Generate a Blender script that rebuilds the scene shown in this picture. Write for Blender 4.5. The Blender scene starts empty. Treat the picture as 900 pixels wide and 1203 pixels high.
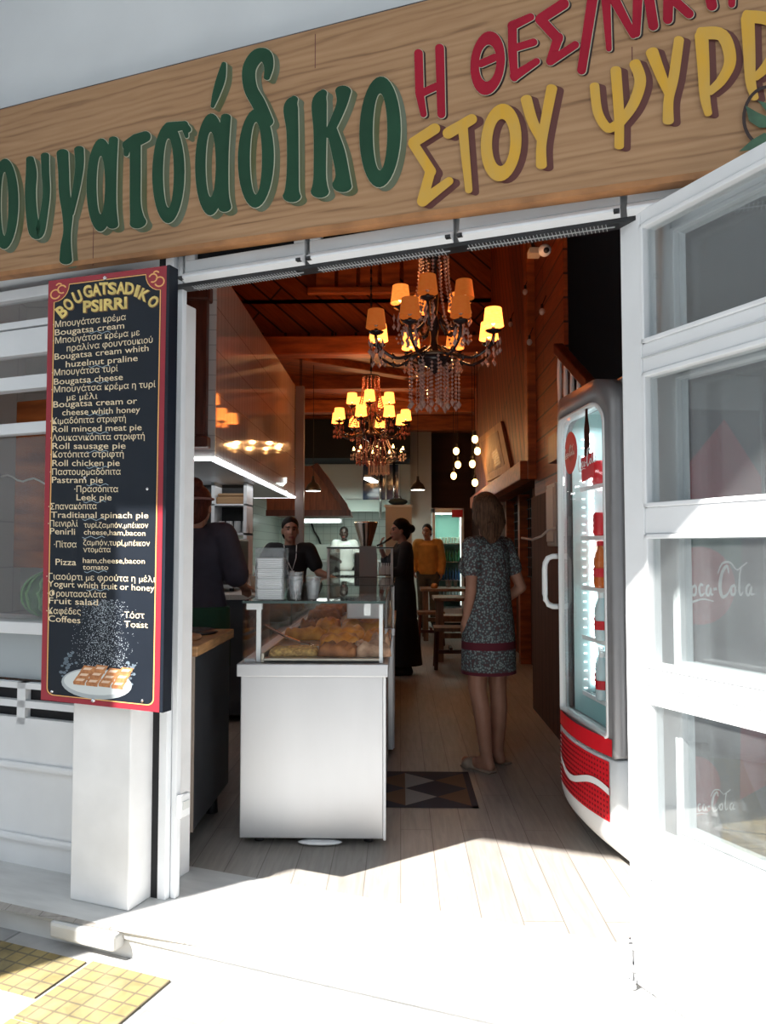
import bpy, bmesh, math, random
from mathutils import Vector, Matrix
random.seed(7)
R = math.radians
S = bpy.context.scene
COL = S.collection

# ------------------------------------------------------------------ camera
FPX, PCX, PCY, CAMH = 900.0, 450.0, 601.5, 1.32
PITCH, YAW = R(2.77), R(1.3)
cam = bpy.data.objects.new('camera', bpy.data.cameras.new('camera'))
COL.objects.link(cam)
cam.location = (0, 0, CAMH)
cam.rotation_euler = (R(90) + PITCH, 0, YAW)
cam.data.sensor_fit = 'VERTICAL'
cam.data.sensor_height = 24.0
cam.data.lens = 24.0 * FPX / 1203.0
cam.data.clip_start = 0.05
S.camera = cam

# ------------------------------------------------------------------ world, sun, exposure
S.view_settings.view_transform = 'Standard'
S.view_settings.look = 'None'
S.view_settings.gamma = 1.0
S.view_settings.use_curve_mapping = False
S.view_settings.exposure = 0.0
S.cycles.use_denoising = True
S.cycles.sample_clamp_indirect = 6.0
S.cycles.caustics_reflective = False
S.cycles.caustics_refractive = False
S.cycles.transparent_max_bounces = 24
w = bpy.data.worlds.new('sky'); S.world = w; w.use_nodes = True
wn = w.node_tree.nodes; bgn = wn['Background']
SKY_STRENGTH = 1.5
bgn.inputs[0].default_value = (0.74, 0.86, 1.0, 1); bgn.inputs[1].default_value = SKY_STRENGTH
FA = R(20)
FT = Vector((math.cos(FA), -math.sin(FA), 0)); FN = Vector((-math.sin(FA), -math.cos(FA), 0))
FO = Vector((-0.850, 2.971, 0))
sun = bpy.data.objects.new('sun', bpy.data.lights.new('sun', 'SUN')); COL.objects.link(sun)
sun.data.energy = 18.0; sun.data.angle = R(0.6); sun.data.color = (1.0, 0.96, 0.9)
sdir = FT * 0.68 - FN * 1.0 + Vector((0, 0, -1.207))
sun.rotation_euler = sdir.to_track_quat('-Z', 'Y').to_euler()

# ------------------------------------------------------------------ pixel helpers (only used to measure the place)
CF = Vector((-math.sin(YAW) * math.cos(PITCH), math.cos(YAW) * math.cos(PITCH), math.sin(PITCH)))
CR = Vector((math.cos(YAW), math.sin(YAW), 0)); CU = CR.cross(CF); CC = Vector((0, 0, CAMH))
def ray(x, y): return CF + CR * ((x - PCX) / FPX) + CU * ((PCY - y) / FPX)
def at(x, y, Y):
    d = ray(x, y); return CC + d * (Y / d.y)
def fpl(x, y, n):
    d = ray(x, y); p = CC + d * ((n - FN.dot(CC - FO)) / FN.dot(d))
    return Vector((FT.dot(p - FO), -n, p.z))          # facade-local: along, inwards, up

# ------------------------------------------------------------------ materials
MATS = {}
def nt(name):
    m = bpy.data.materials.new(name); m.use_nodes = True
    MATS[name] = m
    return m, m.node_tree, m.node_tree.nodes['Principled BSDF']
def setc(sock, c): sock.default_value = (c[0], c[1], c[2], 1)
def texco(t, stretch):
    co = t.nodes.new('ShaderNodeTexCoord'); mp = t.nodes.new('ShaderNodeMapping')
    mp.inputs['Scale'].default_value = stretch
    t.links.new(co.outputs['Object'], mp.inputs[0]); return mp.outputs[0]
def M(name, col, rough=0.5, metal=0.0, var=0.0, scale=8.0, bump=0.0, stretch=(1, 1, 1), emit=None, es=0.0, col2=None, detail=4, sheen=0.0, spec=None):
    m, t, p = nt(name)
    setc(p.inputs['Base Color'], col); p.inputs['Roughness'].default_value = rough; p.inputs['Metallic'].default_value = metal
    if spec is not None: p.inputs['Specular IOR Level'].default_value = spec
    if sheen: p.inputs['Sheen Weight'].default_value = sheen
    if var or bump or col2:
        nz = t.nodes.new('ShaderNodeTexNoise'); nz.inputs['Scale'].default_value = scale; nz.inputs['Detail'].default_value = detail
        t.links.new(texco(t, stretch), nz.inputs['Vector'])
        rp = t.nodes.new('ShaderNodeValToRGB')
        a = col2 if col2 else tuple(c * (1 - var) for c in col)
        b = tuple(min(1, c * (1 + var * .6)) for c in col)
        rp.color_ramp.elements[0].position = .32; rp.color_ramp.elements[1].position = .68
        rp.color_ramp.elements[0].color = (*a, 1); rp.color_ramp.elements[1].color = (*b, 1)
        t.links.new(nz.outputs[0], rp.inputs[0])
        if var or col2: t.links.new(rp.outputs[0], p.inputs['Base Color'])
        if bump:
            bp = t.nodes.new('ShaderNodeBump'); bp.inputs['Strength'].default_value = bump; bp.inputs['Distance'].default_value = .01
            t.links.new(nz.outputs[0], bp.inputs['Height']); t.links.new(bp.outputs[0], p.inputs['Normal'])
    if emit:
        setc(p.inputs['Emission Color'], emit); p.inputs['Emission Strength'].default_value = es
    return m
def uvdot(t, u, v):
    co = t.nodes.new('ShaderNodeTexCoord'); cb = t.nodes.new('ShaderNodeCombineXYZ')
    for k, d in enumerate((u, v)):
        dn = t.nodes.new('ShaderNodeVectorMath'); dn.operation = 'DOT_PRODUCT'; dn.inputs[1].default_value = d
        t.links.new(co.outputs['Object'], dn.inputs[0]); t.links.new(dn.outputs['Value'], cb.inputs[k])
    return cb.outputs[0]
def tiles(name, c1, c2, mortar, u, v, bw, bh, ms=.006, off=0.0, rough=.2, grain=0.0, gscale=6, gstretch=(1, 12, 1), bump=.3, metal=0, grad=None):
    m, t, p = nt(name)
    br = t.nodes.new('ShaderNodeTexBrick')
    vec = uvdot(t, u, v); t.links.new(vec, br.inputs['Vector'])
    setc(br.inputs['Color1'], c1); setc(br.inputs['Color2'], c2); setc(br.inputs['Mortar'], mortar)
    br.inputs['Scale'].default_value = 1; br.inputs['Mortar Size'].default_value = ms
    br.inputs['Brick Width'].default_value = bw; br.inputs['Row Height'].default_value = bh
    br.offset = off; br.inputs['Mortar Smooth'].default_value = .1
    out = br.outputs['Color']
    if grain:
        mp = t.nodes.new('ShaderNodeMapping'); mp.inputs['Scale'].default_value = gstretch; t.links.new(vec, mp.inputs[0])
        nz = t.nodes.new('ShaderNodeTexNoise'); nz.inputs['Scale'].default_value = gscale; nz.inputs['Detail'].default_value = 6; nz.inputs['Distortion'].default_value = .6
        t.links.new(mp.outputs[0], nz.inputs['Vector'])
        rp = t.nodes.new('ShaderNodeValToRGB'); rp.color_ramp.elements[0].position = .3; rp.color_ramp.elements[1].position = .7
        g = 1 - grain; rp.color_ramp.elements[0].color = (g, g, g, 1)
        t.links.new(nz.outputs[0], rp.inputs[0])
        mx = t.nodes.new('ShaderNodeMix'); mx.data_type = 'RGBA'; mx.blend_type = 'MULTIPLY'; mx.inputs[0].default_value = 1
        t.links.new(out, mx.inputs[6]); t.links.new(rp.outputs[0], mx.inputs[7]); out = mx.outputs[2]
    t.links.new(out, p.inputs['Base Color'])
    p.inputs['Roughness'].default_value = rough; p.inputs['Metallic'].default_value = metal
    if bump:
        bp = t.nodes.new('ShaderNodeBump'); bp.inputs['Strength'].default_value = bump; bp.inputs['Distance'].default_value = .004; bp.invert = True
        t.links.new(br.outputs['Fac'], bp.inputs['Height']); t.links.new(bp.outputs[0], p.inputs['Normal'])
    return m
def glass(name, tint=(1, 1, 1), dirt=0.0, dirtcol=(.8, .84, .86), ior=1.45, rough=.01):
    m, t, p = nt(name); t.nodes.remove(p); o = t.nodes['Material Output']
    tr = t.nodes.new('ShaderNodeBsdfTransparent'); setc(tr.inputs[0], tint)
    gl = t.nodes.new('ShaderNodeBsdfGlossy'); gl.inputs['Roughness'].default_value = rough
    fr = t.nodes.new('ShaderNodeFresnel'); ge = t.nodes.new('ShaderNodeNewGeometry')     # same reflectance on both faces of the sheet
    mi = t.nodes.new('ShaderNodeMix'); mi.inputs[2].default_value = ior; mi.inputs[3].default_value = 1 / ior
    t.links.new(ge.outputs['Backfacing'], mi.inputs[0]); t.links.new(mi.outputs[0], fr.inputs[0])
    mx = t.nodes.new('ShaderNodeMixShader')
    base = tr.outputs[0]
    if dirt:
        df = t.nodes.new('ShaderNodeBsdfDiffuse'); setc(df.inputs[0], dirtcol)
        nz = t.nodes.new('ShaderNodeTexNoise'); nz.inputs['Scale'].default_value = 5; nz.inputs['Detail'].default_value = 6
        t.links.new(texco(t, (1, 1, .6)), nz.inputs['Vector'])
        mt = t.nodes.new('ShaderNodeMath'); mt.operation = 'MULTIPLY'; mt.inputs[1].default_value = dirt * 2
        t.links.new(nz.outputs[0], mt.inputs[0])
        m2 = t.nodes.new('ShaderNodeMixShader'); t.links.new(mt.outputs[0], m2.inputs[0])
        t.links.new(tr.outputs[0], m2.inputs[1]); t.links.new(df.outputs[0], m2.inputs[2]); base = m2.outputs[0]
    t.links.new(fr.outputs[0], mx.inputs[0]); t.links.new(base, mx.inputs[1]); t.links.new(gl.outputs[0], mx.inputs[2])
    t.links.new(mx.outputs[0], o.inputs[0]); return m

white_paint = M('white_paint', (.80, .81, .82), .55, var=.06, scale=3, bump=.05)
plaster = M('plaster', (.74, .77, .79), .8, var=.05, scale=2, bump=.1)
pillar_paint = M('pillar_paint', (.82, .82, .82), .7, var=.06, scale=6, bump=.15)
alu = M('white_aluminium', (.80, .82, .84), .4, var=.04, scale=4)
alu_grey = M('grey_aluminium', (.55, .57, .58), .45, var=.06, scale=5)
black = M('black_plastic', (.012, .012, .014), .4)
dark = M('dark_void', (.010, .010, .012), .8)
marble = M('marble', (.62, .62, .61), .35, var=.16, scale=3, stretch=(1, 5, 3), bump=.04, detail=8)
steel = M('brushed_steel', (.60, .61, .63), .40, .75, var=.03, scale=3, stretch=(2, 2, .4))
steel_dark = M('dark_steel_panel', (.10, .11, .13), .3, .7, var=.25, scale=4)
chrome = M('chrome', (.75, .75, .76), .18, 1)
brown_reflection = M('counter_brown_reflection', (.46, .25, .11), .45, var=.35, scale=8, stretch=(1, 1, 8), bump=.1)
pave = tiles('paving_grey', (.42, .42, .42), (.47, .46, .45), (.26, .26, .26), (1, 0, 0), (0, 1, 0), .5, .5, .006, .5, .8, .25, 9, (1, 1, 1))
tact = tiles('yellow_tactile_tile', (.40, .30, .12), (.34, .28, .14), (.20, .165, .10), (1, 0, 0), (0, 1, 0), .056, .056, .004, 0, .8, .5, 9, (1, 1, 1), .6)
floor_m = tiles('floor_marble_planks', (.42, .385, .35), (.35, .32, .29), (.20, .175, .155), (0, 1, 0), (1, 0, 0), 1.4, .145, .002, .37, .42, .26, 5, (.8, 9, 1), .1)
WRED1, WRED2, WGAP = (.40, .090, .018), (.29, .058, .012), (.04, .010, .004)
wood_ceil = tiles('varnished_ceiling_boards', WRED1, WRED2, WGAP, (.82, .57, 0), (-.57, .82, 0), 3, .16, .010, .5, .42, .45, 4, (1, 9, 1), .6)
wood_gable = tiles('varnished_gable_boards', WRED1, WRED2, WGAP, (.75, 0, -.66), (.66, 0, .75), 4, .2, .012, .5, .32, .45, 4, (1, 9, 1), .6)
wood_wall_h = tiles('varnished_wall_boards', WRED1, WRED2, WGAP, (0, 1, 0), (0, 0, 1), 4, .17, .008, .5, .5, .5, 4, (1, 9, 1), .5)
wood_wall_d = tiles('varnished_slanted_boards', (.36, .075, .015), (.20, .036, .008), WGAP, (0, .45, .89), (0, -.89, .45), 4, .17, .018, .5, .5, .55, 4, (1, 9, 1), .6)
wood_low = tiles('dark_wall_boards', (.12, .045, .028), (.09, .035, .022), (.02, .008, .006), (0, 0, 1), (0, 1, 0), 4, .14, .006, .5, .8, .4, 4, (1, 9, 1), .4)
wood_beam = M('varnished_beam', (.40, .10, .022), .45, var=.45, scale=3, stretch=(1, 6, 6), bump=.1)
wood_dark = M('dark_red_wood', (.10, .025, .014), .4, var=.4, scale=4, stretch=(6, 6, 1))
wood_table = M('table_wood', (.20, .10, .05), .4, var=.35, scale=5, stretch=(6, 1, 1))
hood_tile = tiles('glossy_white_tile', (.72, .70, .66), (.66, .64, .60), (.40, .38, .35), (0, 0, 1), (0, 1, 0), .30, .105, .004, 0, .05, 0, bump=.12)
hood_tile_f = tiles('glossy_white_tile_front', (.72, .71, .70), (.68, .67, .66), (.5, .5, .5), (1, 0, 0), (0, 0, 1), .30, .105, .004, 0, .25, 0, bump=.3)
kitchen_tile = tiles('kitchen_tile', (.62, .68, .64), (.58, .66, .62), (.42, .47, .45), (1, 0, 0), (0, 0, 1), .15, .15, .006, 0, .25, 0, bump=.2)
room_tile = tiles('room_tile', (.60, .58, .55), (.57, .55, .52), (.45, .44, .42), (0, 1, 0), (0, 0, 1), .3, .3, .005, 0, .25, 0, bump=.2)
case_glass = glass('case_glass', (.985, .99, .985), ior=1.28)
door_glass = glass('door_glass', (.88, .90, .90), .025, (.78, .82, .85), 1.95)
window_glass = glass('window_glass', (.93, .94, .94), .05)
clear_plastic = glass('clear_plastic', (.95, .96, .97), .06)
crystal = M('crystal', (.55, .38, .34), .08)
crystal_red = M('amber_crystal', (.38, .13, .10), .12)
black_crystal = M('black_crystal', (.03, .02, .022), .08)
led = M('led_strip', (1, 1, 1), emit=(.95, .98, 1), es=9)
tube_lit = M('fluorescent_lit', (1, 1, 1), emit=(.9, 1, .97), es=14)
bulb_on = M('bulb_lit', (1, .8, .5), emit=(1, .50, .15), es=12)
bulb_off = M('bulb_unlit', (.7, .55, .4), .2)
navy = M('board_navy', (.006, .010, .018), .45, var=.15, scale=3, spec=.3)
board_red = M('board_red', (.30, .016, .030), .4, var=.12, scale=4)
gold_line = M('gold_line', (.80, .42, .14), .5)
cream = M('cream_paint', (.80, .66, .44), .6)
gold = M('gold_paint', (.72, .55, .17), .5, var=.25, scale=40)
gold_shade = M('gold_shade', (.20, .10, .03), .6)
def sign_wood_material():
    m, t, p = nt('sign_wood')
    vec = texco(t, (1, 1, 1))
    n1 = t.nodes.new('ShaderNodeTexNoise'); n1.inputs['Scale'].default_value = 3; n1.inputs['Detail'].default_value = 8; n1.inputs['Distortion'].default_value = .8
    mp = t.nodes.new('ShaderNodeMapping'); mp.inputs['Scale'].default_value = (.35, 1, 11); t.links.new(vec, mp.inputs[0]); t.links.new(mp.outputs[0], n1.inputs['Vector'])
    mp2 = t.nodes.new('ShaderNodeMapping'); mp2.inputs['Scale'].default_value = (.45, 1, 3.4); t.links.new(vec, mp2.inputs[0])
    wv = t.nodes.new('ShaderNodeTexWave'); wv.wave_type = 'BANDS'; wv.bands_direction = 'Z'; wv.inputs['Scale'].default_value = 3.2; wv.inputs['Distortion'].default_value = 9; wv.inputs['Detail'].default_value = 3; wv.inputs['Detail Scale'].default_value = 1.4
    t.links.new(mp2.outputs[0], wv.inputs['Vector'])
    mx = t.nodes.new('ShaderNodeMix'); mx.inputs[0].default_value = .22; t.links.new(n1.outputs[0], mx.inputs[2]); t.links.new(wv.outputs[1], mx.inputs[3])
    rp = t.nodes.new('ShaderNodeValToRGB'); e = rp.color_ramp.elements
    e[0].position = .22; e[0].color = (.20, .10, .045, 1); e[1].position = .42; e[1].color = (.37, .205, .098, 1); q = e.new(.8); q.color = (.46, .275, .145, 1)
    t.links.new(mx.outputs[0], rp.inputs[0]); t.links.new(rp.outputs[0], p.inputs['Base Color']); p.inputs['Roughness'].default_value = .6
    return m
sign_wood = sign_wood_material()
sign_edge = M('sign_edge_wood', (.42, .19, .07), .55, var=.3, scale=9)
p_green = M('letter_green', (.018, .068, .036), .6, var=.18, scale=4, spec=.2)
p_olive = M('letter_olive_shade', (.105, .115, .040), .55, scale=7, stretch=(2.2, 1, .5), col2=(.16, .19, .13), var=.1)
p_cream = M('letter_cream_line', (.55, .56, .42), .6)
p_red = M('letter_red', (.36, .010, .030), .6, var=.15, scale=5, spec=.2)
p_black = M('letter_dark_shade', (.035, .018, .016), .6)
p_yel = M('letter_yellow', (.68, .38, .045), .6, scale=9, stretch=(2, 1, .7), col2=(.60, .37, .09), spec=.2)
p_brown = M('letter_brown_shade', (.13, .040, .032), .6)
p_leaf = M('leaf_green_paint', (.06, .14, .08), .6, var=.3, scale=20)
coke_red = M('drink_red', (.60, .010, .020), .35)
white_ink = M('white_ink', (.85, .85, .85), .5)
fridge_grey = M('fridge_grey', (.26, .26, .27), .35, .4, var=.05)
fridge_white = M('fridge_white', (.78, .80, .81), .35)
fridge_in = M('fridge_interior', (.55, .72, .72), .4)
cola = M('dark_drink', (.025, .006, .005), .12)
pastry_gold = M('golden_pastry', (.90, .40, .06), .5, scale=16, col2=(.56, .18, .03), bump=.6)
pastry_brown = M('brown_pastry', (.48, .18, .055), .6, scale=18, col2=(.20, .07, .025), bump=.6)
pastry_sugar = M('sugared_pastry', (.66, .42, .28), .7, scale=22, col2=(.36, .19, .11), bump=.6)
seed_bread = M('seeded_bread', (.85, .55, .18), .6, scale=60, col2=(.36, .17, .05), bump=.7)
paper = M('white_paper', (.82, .82, .82), .7, var=.05, scale=12)
skin = M('skin', (.44, .22, .15), .5, var=.08, scale=12)
skin_tan = M('skin_tan', (.36, .17, .11), .5, var=.08, scale=12)
skin_dark = M('skin_dark', (.045, .024, .018), .45)
eye_m = M('eye_dark', (.03, .02, .018), .3); lip_m = M('lips', (.28, .08, .07), .5)
hair_dark = M('hair_dark', (.012, .008, .007), .65, var=.4, scale=30, stretch=(6, 6, .5), bump=.4, spec=.15)
hair_brown = M('hair_brown', (.16, .085, .05), .5, scale=26, stretch=(6, 6, .35), col2=(.05, .026, .017), bump=.6, spec=.15)
hair_red = M('hair_auburn', (.10, .025, .015), .5, var=.4, scale=30, stretch=(6, 6, .5), bump=.4, spec=.15)
cloth_black = M('black_cloth', (.012, .012, .015), .85, var=.2, scale=14, bump=.2)
cloth_purple = M('charcoal_purple_cloth', (.045, .038, .055), .85, var=.2, scale=9, bump=.3)
cloth_green = M('green_apron_cloth', (.012, .060, .032), .85, var=.15, scale=9, bump=.2)
cloth_mustard = M('mustard_knit', (.52, .235, .045), .85, var=.15, scale=14, bump=.3)
cloth_olive = M('olive_trousers', (.085, .066, .045), .85, var=.15, scale=12, bump=.2)
cloth_white = M('white_tshirt', (.72, .74, .72), .85, var=.06, scale=10, bump=.2)
leather = M('sandal_leather', (.32, .25, .20), .6)
melon_m = M('melon_rind', (.05, .17, .035), .45, scale=7, col2=(.012, .05, .012), var=.2, bump=.2)
grey_card = M('grey_panel', (.26, .26, .26), .5)
brass = M('dark_brass', (.10, .07, .05), .35, .8)
poster_m = M('aged_poster', (.40, .22, .11), .6, scale=7, col2=(.28, .15, .07), var=.1)
wire_m = M('dark_wire', (.02, .018, .018), .5)
blue_glass = M('night_blue_glass', (.03, .06, .12), .12)

def dress_material():
    m, t, p = nt('patterned_dress_cloth')
    v = t.nodes.new('ShaderNodeTexVoronoi'); v.inputs['Scale'].default_value = 72
    t.links.new(texco(t, (1, 1, 1)), v.inputs['Vector'])
    rp = t.nodes.new('ShaderNodeValToRGB'); e = rp.color_ramp.elements
    e[0].position = .25; e[0].color = (.30, .36, .36, 1); e[1].position = .5; e[1].color = (.07, .10, .115, 1)
    n3 = e.new(.75); n3.color = (.10, .06, .065, 1)
    t.links.new(v.outputs['Distance'], rp.inputs[0])
    co = t.nodes.new('ShaderNodeTexCoord'); sp = t.nodes.new('ShaderNodeSeparateXYZ'); t.links.new(co.outputs['Object'], sp.inputs[0])
    rb = t.nodes.new('ShaderNodeValToRGB'); rb.color_ramp.interpolation = 'CONSTANT'; b = rb.color_ramp.elements
    b[0].position = 0; b[0].color = (1, 1, 1, 1); b[1].position = .605; b[1].color = (0, 0, 0, 1)
    for pos, c in ((.635, .0), (.632, 0), (.735, 1), (.785, 0)):
        q = b.new(pos); q.color = (c, c, c, 1)
    t.links.new(sp.outputs[2], rb.inputs[0])
    mx = t.nodes.new('ShaderNodeMix'); mx.data_type = 'RGBA'
    t.links.new(rb.outputs[0], mx.inputs[0]); t.links.new(rp.outputs[0], mx.inputs[6]); mx.inputs[7].default_value = (.12, .014, .028, 1)
    t.links.new(mx.outputs[2], p.inputs['Base Color']); p.inputs['Roughness'].default_value = .85
    return m
dress_cloth = dress_material()

def shade_material(name, es):
    m, t, p = nt(name)
    setc(p.inputs['Base Color'], (.26, .045, .008)); p.inputs['Roughness'].default_value = .8
    nz = t.nodes.new('ShaderNodeTexNoise'); nz.inputs['Scale'].default_value = 40
    t.links.new(texco(t, (1, 1, 3)), nz.inputs['Vector'])
    rp = t.nodes.new('ShaderNodeValToRGB'); rp.color_ramp.elements[0].color = (.95, .15, .015, 1); rp.color_ramp.elements[1].color = (1, .33, .06, 1)
    t.links.new(nz.outputs[0], rp.inputs[0]); t.links.new(rp.outputs[0], p.inputs['Emission Color'])
    p.inputs['Emission Strength'].default_value = es
    return m
shade_lit = shade_material('lampshade_lit', 1.3)
shade_dim = shade_material('lampshade_dim', .32)
shade_hot = shade_material('lampshade_bright', 5.5)

# ------------------------------------------------------------------ mesh helpers
class MB:
    def __init__(s): s.bm = bmesh.new(); s.mi = 0
    def face(s, vs):
        try:
            f = s.bm.faces.new(vs); f.material_index = s.mi; return f
        except ValueError: return None
    def poly(s, pts): return s.face([s.bm.verts.new(p) for p in pts])
    def hexa(s, c):
        v = [s.bm.verts.new(p) for p in c]
        for q in ((3, 2, 1, 0), (4, 5, 6, 7), (0, 1, 5, 4), (1, 2, 6, 5), (2, 3, 7, 6), (3, 0, 4, 7)): s.face([v[i] for i in q])
        return s
    def box(s, x0, x1, y0, y1, z0, z1):
        return s.hexa([(x0, y0, z0), (x1, y0, z0), (x1, y1, z0), (x0, y1, z0), (x0, y0, z1), (x1, y0, z1), (x1, y1, z1), (x0, y1, z1)])
    def ring(s, c, ax, r, seg, ry=None, ref=None):
        ax = Vector(ax).normalized()
        a = Vector(ref) if ref else (Vector((0, 0, 1)) if abs(ax.z) < .9 else Vector((1, 0, 0)))
        u = ax.cross(a).normalized(); v = ax.cross(u)
        return [s.bm.verts.new(Vector(c) + u * r * math.cos(2 * math.pi * k / seg) + v * (ry or r) * math.sin(2 * math.pi * k / seg)) for k in range(seg)]
    def skin(s, rings, cap=True):
        for a, b in zip(rings, rings[1:]):
            n = len(a)
            for k in range(n): s.face([a[k], a[(k + 1) % n], b[(k + 1) % n], b[k]])
        if cap: s.face(rings[0][::-1]); s.face(rings[-1])
        return s
    def cyl(s, p0, p1, r0, r1=None, seg=16, cap=True):
        d = Vector(p1) - Vector(p0)
        return s.skin([s.ring(p0, d, r0, seg), s.ring(p1, d, r0 if r1 is None else r1, seg)], cap)
    def tube(s, pts, r, seg=8):
        pts = [Vector(p) for p in pts]; rings = []
        rr = r if isinstance(r, (list, tuple)) else [r] * len(pts)
        for i, p in enumerate(pts):
            d = pts[min(i + 1, len(pts) - 1)] - pts[max(i - 1, 0)]
            ax = d.normalized(); a = Vector((.13, .31, .94)); u = ax.cross(a).normalized(); v = ax.cross(u)
            rings.append([s.bm.verts.new(p + u * rr[i] * math.cos(2 * math.pi * k / seg) + v * rr[i] * math.sin(2 * math.pi * k / seg)) for k in range(seg)])
        return s.skin(rings)
    def lathe(s, prof, c=(0, 0, 0), seg=20, cap=True):
        c = Vector(c); rings = []
        for r, z in prof:
            rings.append([s.bm.verts.new(c + Vector((r * math.cos(2 * math.pi * k / seg), r * math.sin(2 * math.pi * k / seg), z))) for k in range(seg)])
        return s.skin(rings, cap)
    def ell(s, c, r, seg=14, rings=9, rot=None):
        c = Vector(c); r = (r, r, r) if not isinstance(r, (tuple, list)) else r
        top = []
        for i in range(1, rings):
            th = math.pi * i / rings; row = []
            for k in range(seg):
                ph = 2 * math.pi * k / seg
                v = Vector((r[0] * math.sin(th) * math.cos(ph), r[1] * math.sin(th) * math.sin(ph), r[2] * math.cos(th)))
                if rot: v = rot @ v
                row.append(s.bm.verts.new(c + v))
            top.append(row)
        zt = Vector((0, 0, r[2])); zt = rot @ zt if rot else zt
        n = s.bm.verts.new(c + zt); b = s.bm.verts.new(c - zt)
        for k in range(seg):
            s.face([n, top[0][k], top[0][(k + 1) % seg]]); s.face([b, top[-1][(k + 1) % seg], top[-1][k]])
        for x, y in zip(top, top[1:]):
            for k in range(seg): s.face([x[k], y[k], y[(k + 1) % seg], x[(k + 1) % seg]])
        return s
    def oct(s, c, r, h=None):
        h = h or r; c = Vector(c)
        e = [s.bm.verts.new(c + Vector(d)) for d in ((r, 0, 0), (0, r, 0), (-r, 0, 0), (0, -r, 0), (0, 0, h), (0, 0, -h))]
        for k in range(4): s.face([e[k], e[(k + 1) % 4], e[4]]); s.face([e[(k + 1) % 4], e[k], e[5]])
        return s
    def cap(s, p0, p1, r0, r1, seg=12):         # capsule with tapered radius
        p0, p1 = Vector(p0), Vector(p1); d = p1 - p0; L = d.length
        if L < 1e-6: return s.ell(p0, r0)
        ax = d / L; rings = []
        for th in (80, 55, 28): rings.append(s.ring(p0 - ax * r0 * math.sin(R(th)), ax, r0 * math.cos(R(th)), seg))
        rings.append(s.ring(p0, ax, r0, seg)); rings.append(s.ring(p1, ax, r1, seg))
        for th in (28, 55, 80): rings.append(s.ring(p1 + ax * r1 * math.sin(R(th)), ax, r1 * math.cos(R(th)), seg))
        return s.skin(rings)
    def loft(s, rows, seg=24):                  # rows of (x, y, z, rx, ry)
        rings = []
        for x, y, z, rx, ry in rows:
            rings.append([s.bm.verts.new((x + rx * math.cos(2 * math.pi * k / seg), y + ry * math.sin(2 * math.pi * k / seg), z)) for k in range(seg)])
        return s.skin(rings)
    def prism(s, pts, d):
        d = Vector(d); a = [s.bm.verts.new(p) for p in pts]; b = [s.bm.verts.new(Vector(p) + d) for p in pts]
        n = len(a)
        for k in range(n): s.face([a[k], a[(k + 1) % n], b[(k + 1) % n], b[k]])
        s.face(a[::-1]); s.face(b); return s
    def build(s, name, mat, parent=None, smooth=False, bevel=0, loc=None, rz=None):
        bmesh.ops.recalc_face_normals(s.bm, faces=s.bm.faces)
        me = bpy.data.meshes.new(name); s.bm.to_mesh(me); s.bm.free()
        for m in (mat if isinstance(mat, (list, tuple)) else [mat]): me.materials.append(m)
        if smooth:
            for p in me.polygons: p.use_smooth = True
        o = bpy.data.objects.new(name, me); COL.objects.link(o)
        if parent: o.parent = parent
        if loc is not None: o.location = loc
        if rz is not None: o.rotation_euler = (0, 0, rz)
        if bevel:
            b = o.modifiers.new('bevel', 'BEVEL'); b.width = bevel; b.segments = 2; b.limit_method = 'ANGLE'; b.angle_limit = R(40)
        return o
def tag(o, label, cat, group=None):
    o['label'] = label; o['category'] = cat
    if group: o['group'] = group
    return o
def thing(name, label, cat, loc=(0, 0, 0), rz=0.0, group=None):
    o = bpy.data.objects.new(name, None); COL.objects.link(o); o.empty_display_size = .1
    o.location = loc; o.rotation_euler = (0, 0, rz)
    return tag(o, label, cat, group)
def struct(o): o['kind'] = 'structure'; return o
def fac(mb, name, mat, parent=None, bevel=0, smooth=False):
    if parent: return mb.build(name, mat, parent, smooth, bevel)
    return mb.build(name, mat, None, smooth, bevel, FO, -FA)
def copy_tree(o, parent=None):
    c = o.copy(); COL.objects.link(c)
    if parent: c.parent = parent
    for ch in [k for k in COL.objects if k.parent == o and k != c]: copy_tree(ch, c)
    return c
def remesh(mb, vox, it=4, cut=None):
    me = bpy.data.meshes.new('t'); bmesh.ops.recalc_face_normals(mb.bm, faces=mb.bm.faces); mb.bm.to_mesh(me); mb.bm.free()
    o = bpy.data.objects.new('t', me); COL.objects.link(o)
    r = o.modifiers.new('r', 'REMESH'); r.mode = 'VOXEL'; r.voxel_size = vox
    if it:
        sm = o.modifiers.new('s', 'SMOOTH'); sm.factor = .5; sm.iterations = it
    dg = bpy.context.evaluated_depsgraph_get()
    res = bpy.data.meshes.new_from_object(o.evaluated_get(dg))
    bpy.data.objects.remove(o); bpy.data.meshes.remove(me)
    if cut:
        bm = bmesh.new(); bm.from_mesh(res)
        for co, no in cut:
            bmesh.ops.bisect_plane(bm, geom=bm.verts[:] + bm.edges[:] + bm.faces[:], plane_co=co, plane_no=no, clear_outer=True)
        bm.to_mesh(res); bm.free()
    for p in res.polygons: p.use_smooth = True
    return res
def mesh_obj(name, me, mats, parent=None):
    me.name = name; me.materials.clear()
    for m in (mats if isinstance(mats, (list, tuple)) else [mats]): me.materials.append(m)
    o = bpy.data.objects.new(name, me); COL.objects.link(o)
    if parent: o.parent = parent
    return o
def light(name, loc, power, col, size=.03, parent=None, kind='POINT', rot=None, sx=None):
    l = bpy.data.lights.new(name, kind); l.energy = power; l.color = col
    if kind == 'AREA':
        l.shape = 'RECTANGLE'; l.size = size; l.size_y = sx or size
    else: l.shadow_soft_size = size
    o = bpy.data.objects.new(name, l); COL.objects.link(o); o.location = loc
    if rot: o.rotation_euler = rot
    if parent: o.parent = parent
    return o
WARM = (1, .52, .2)

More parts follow.
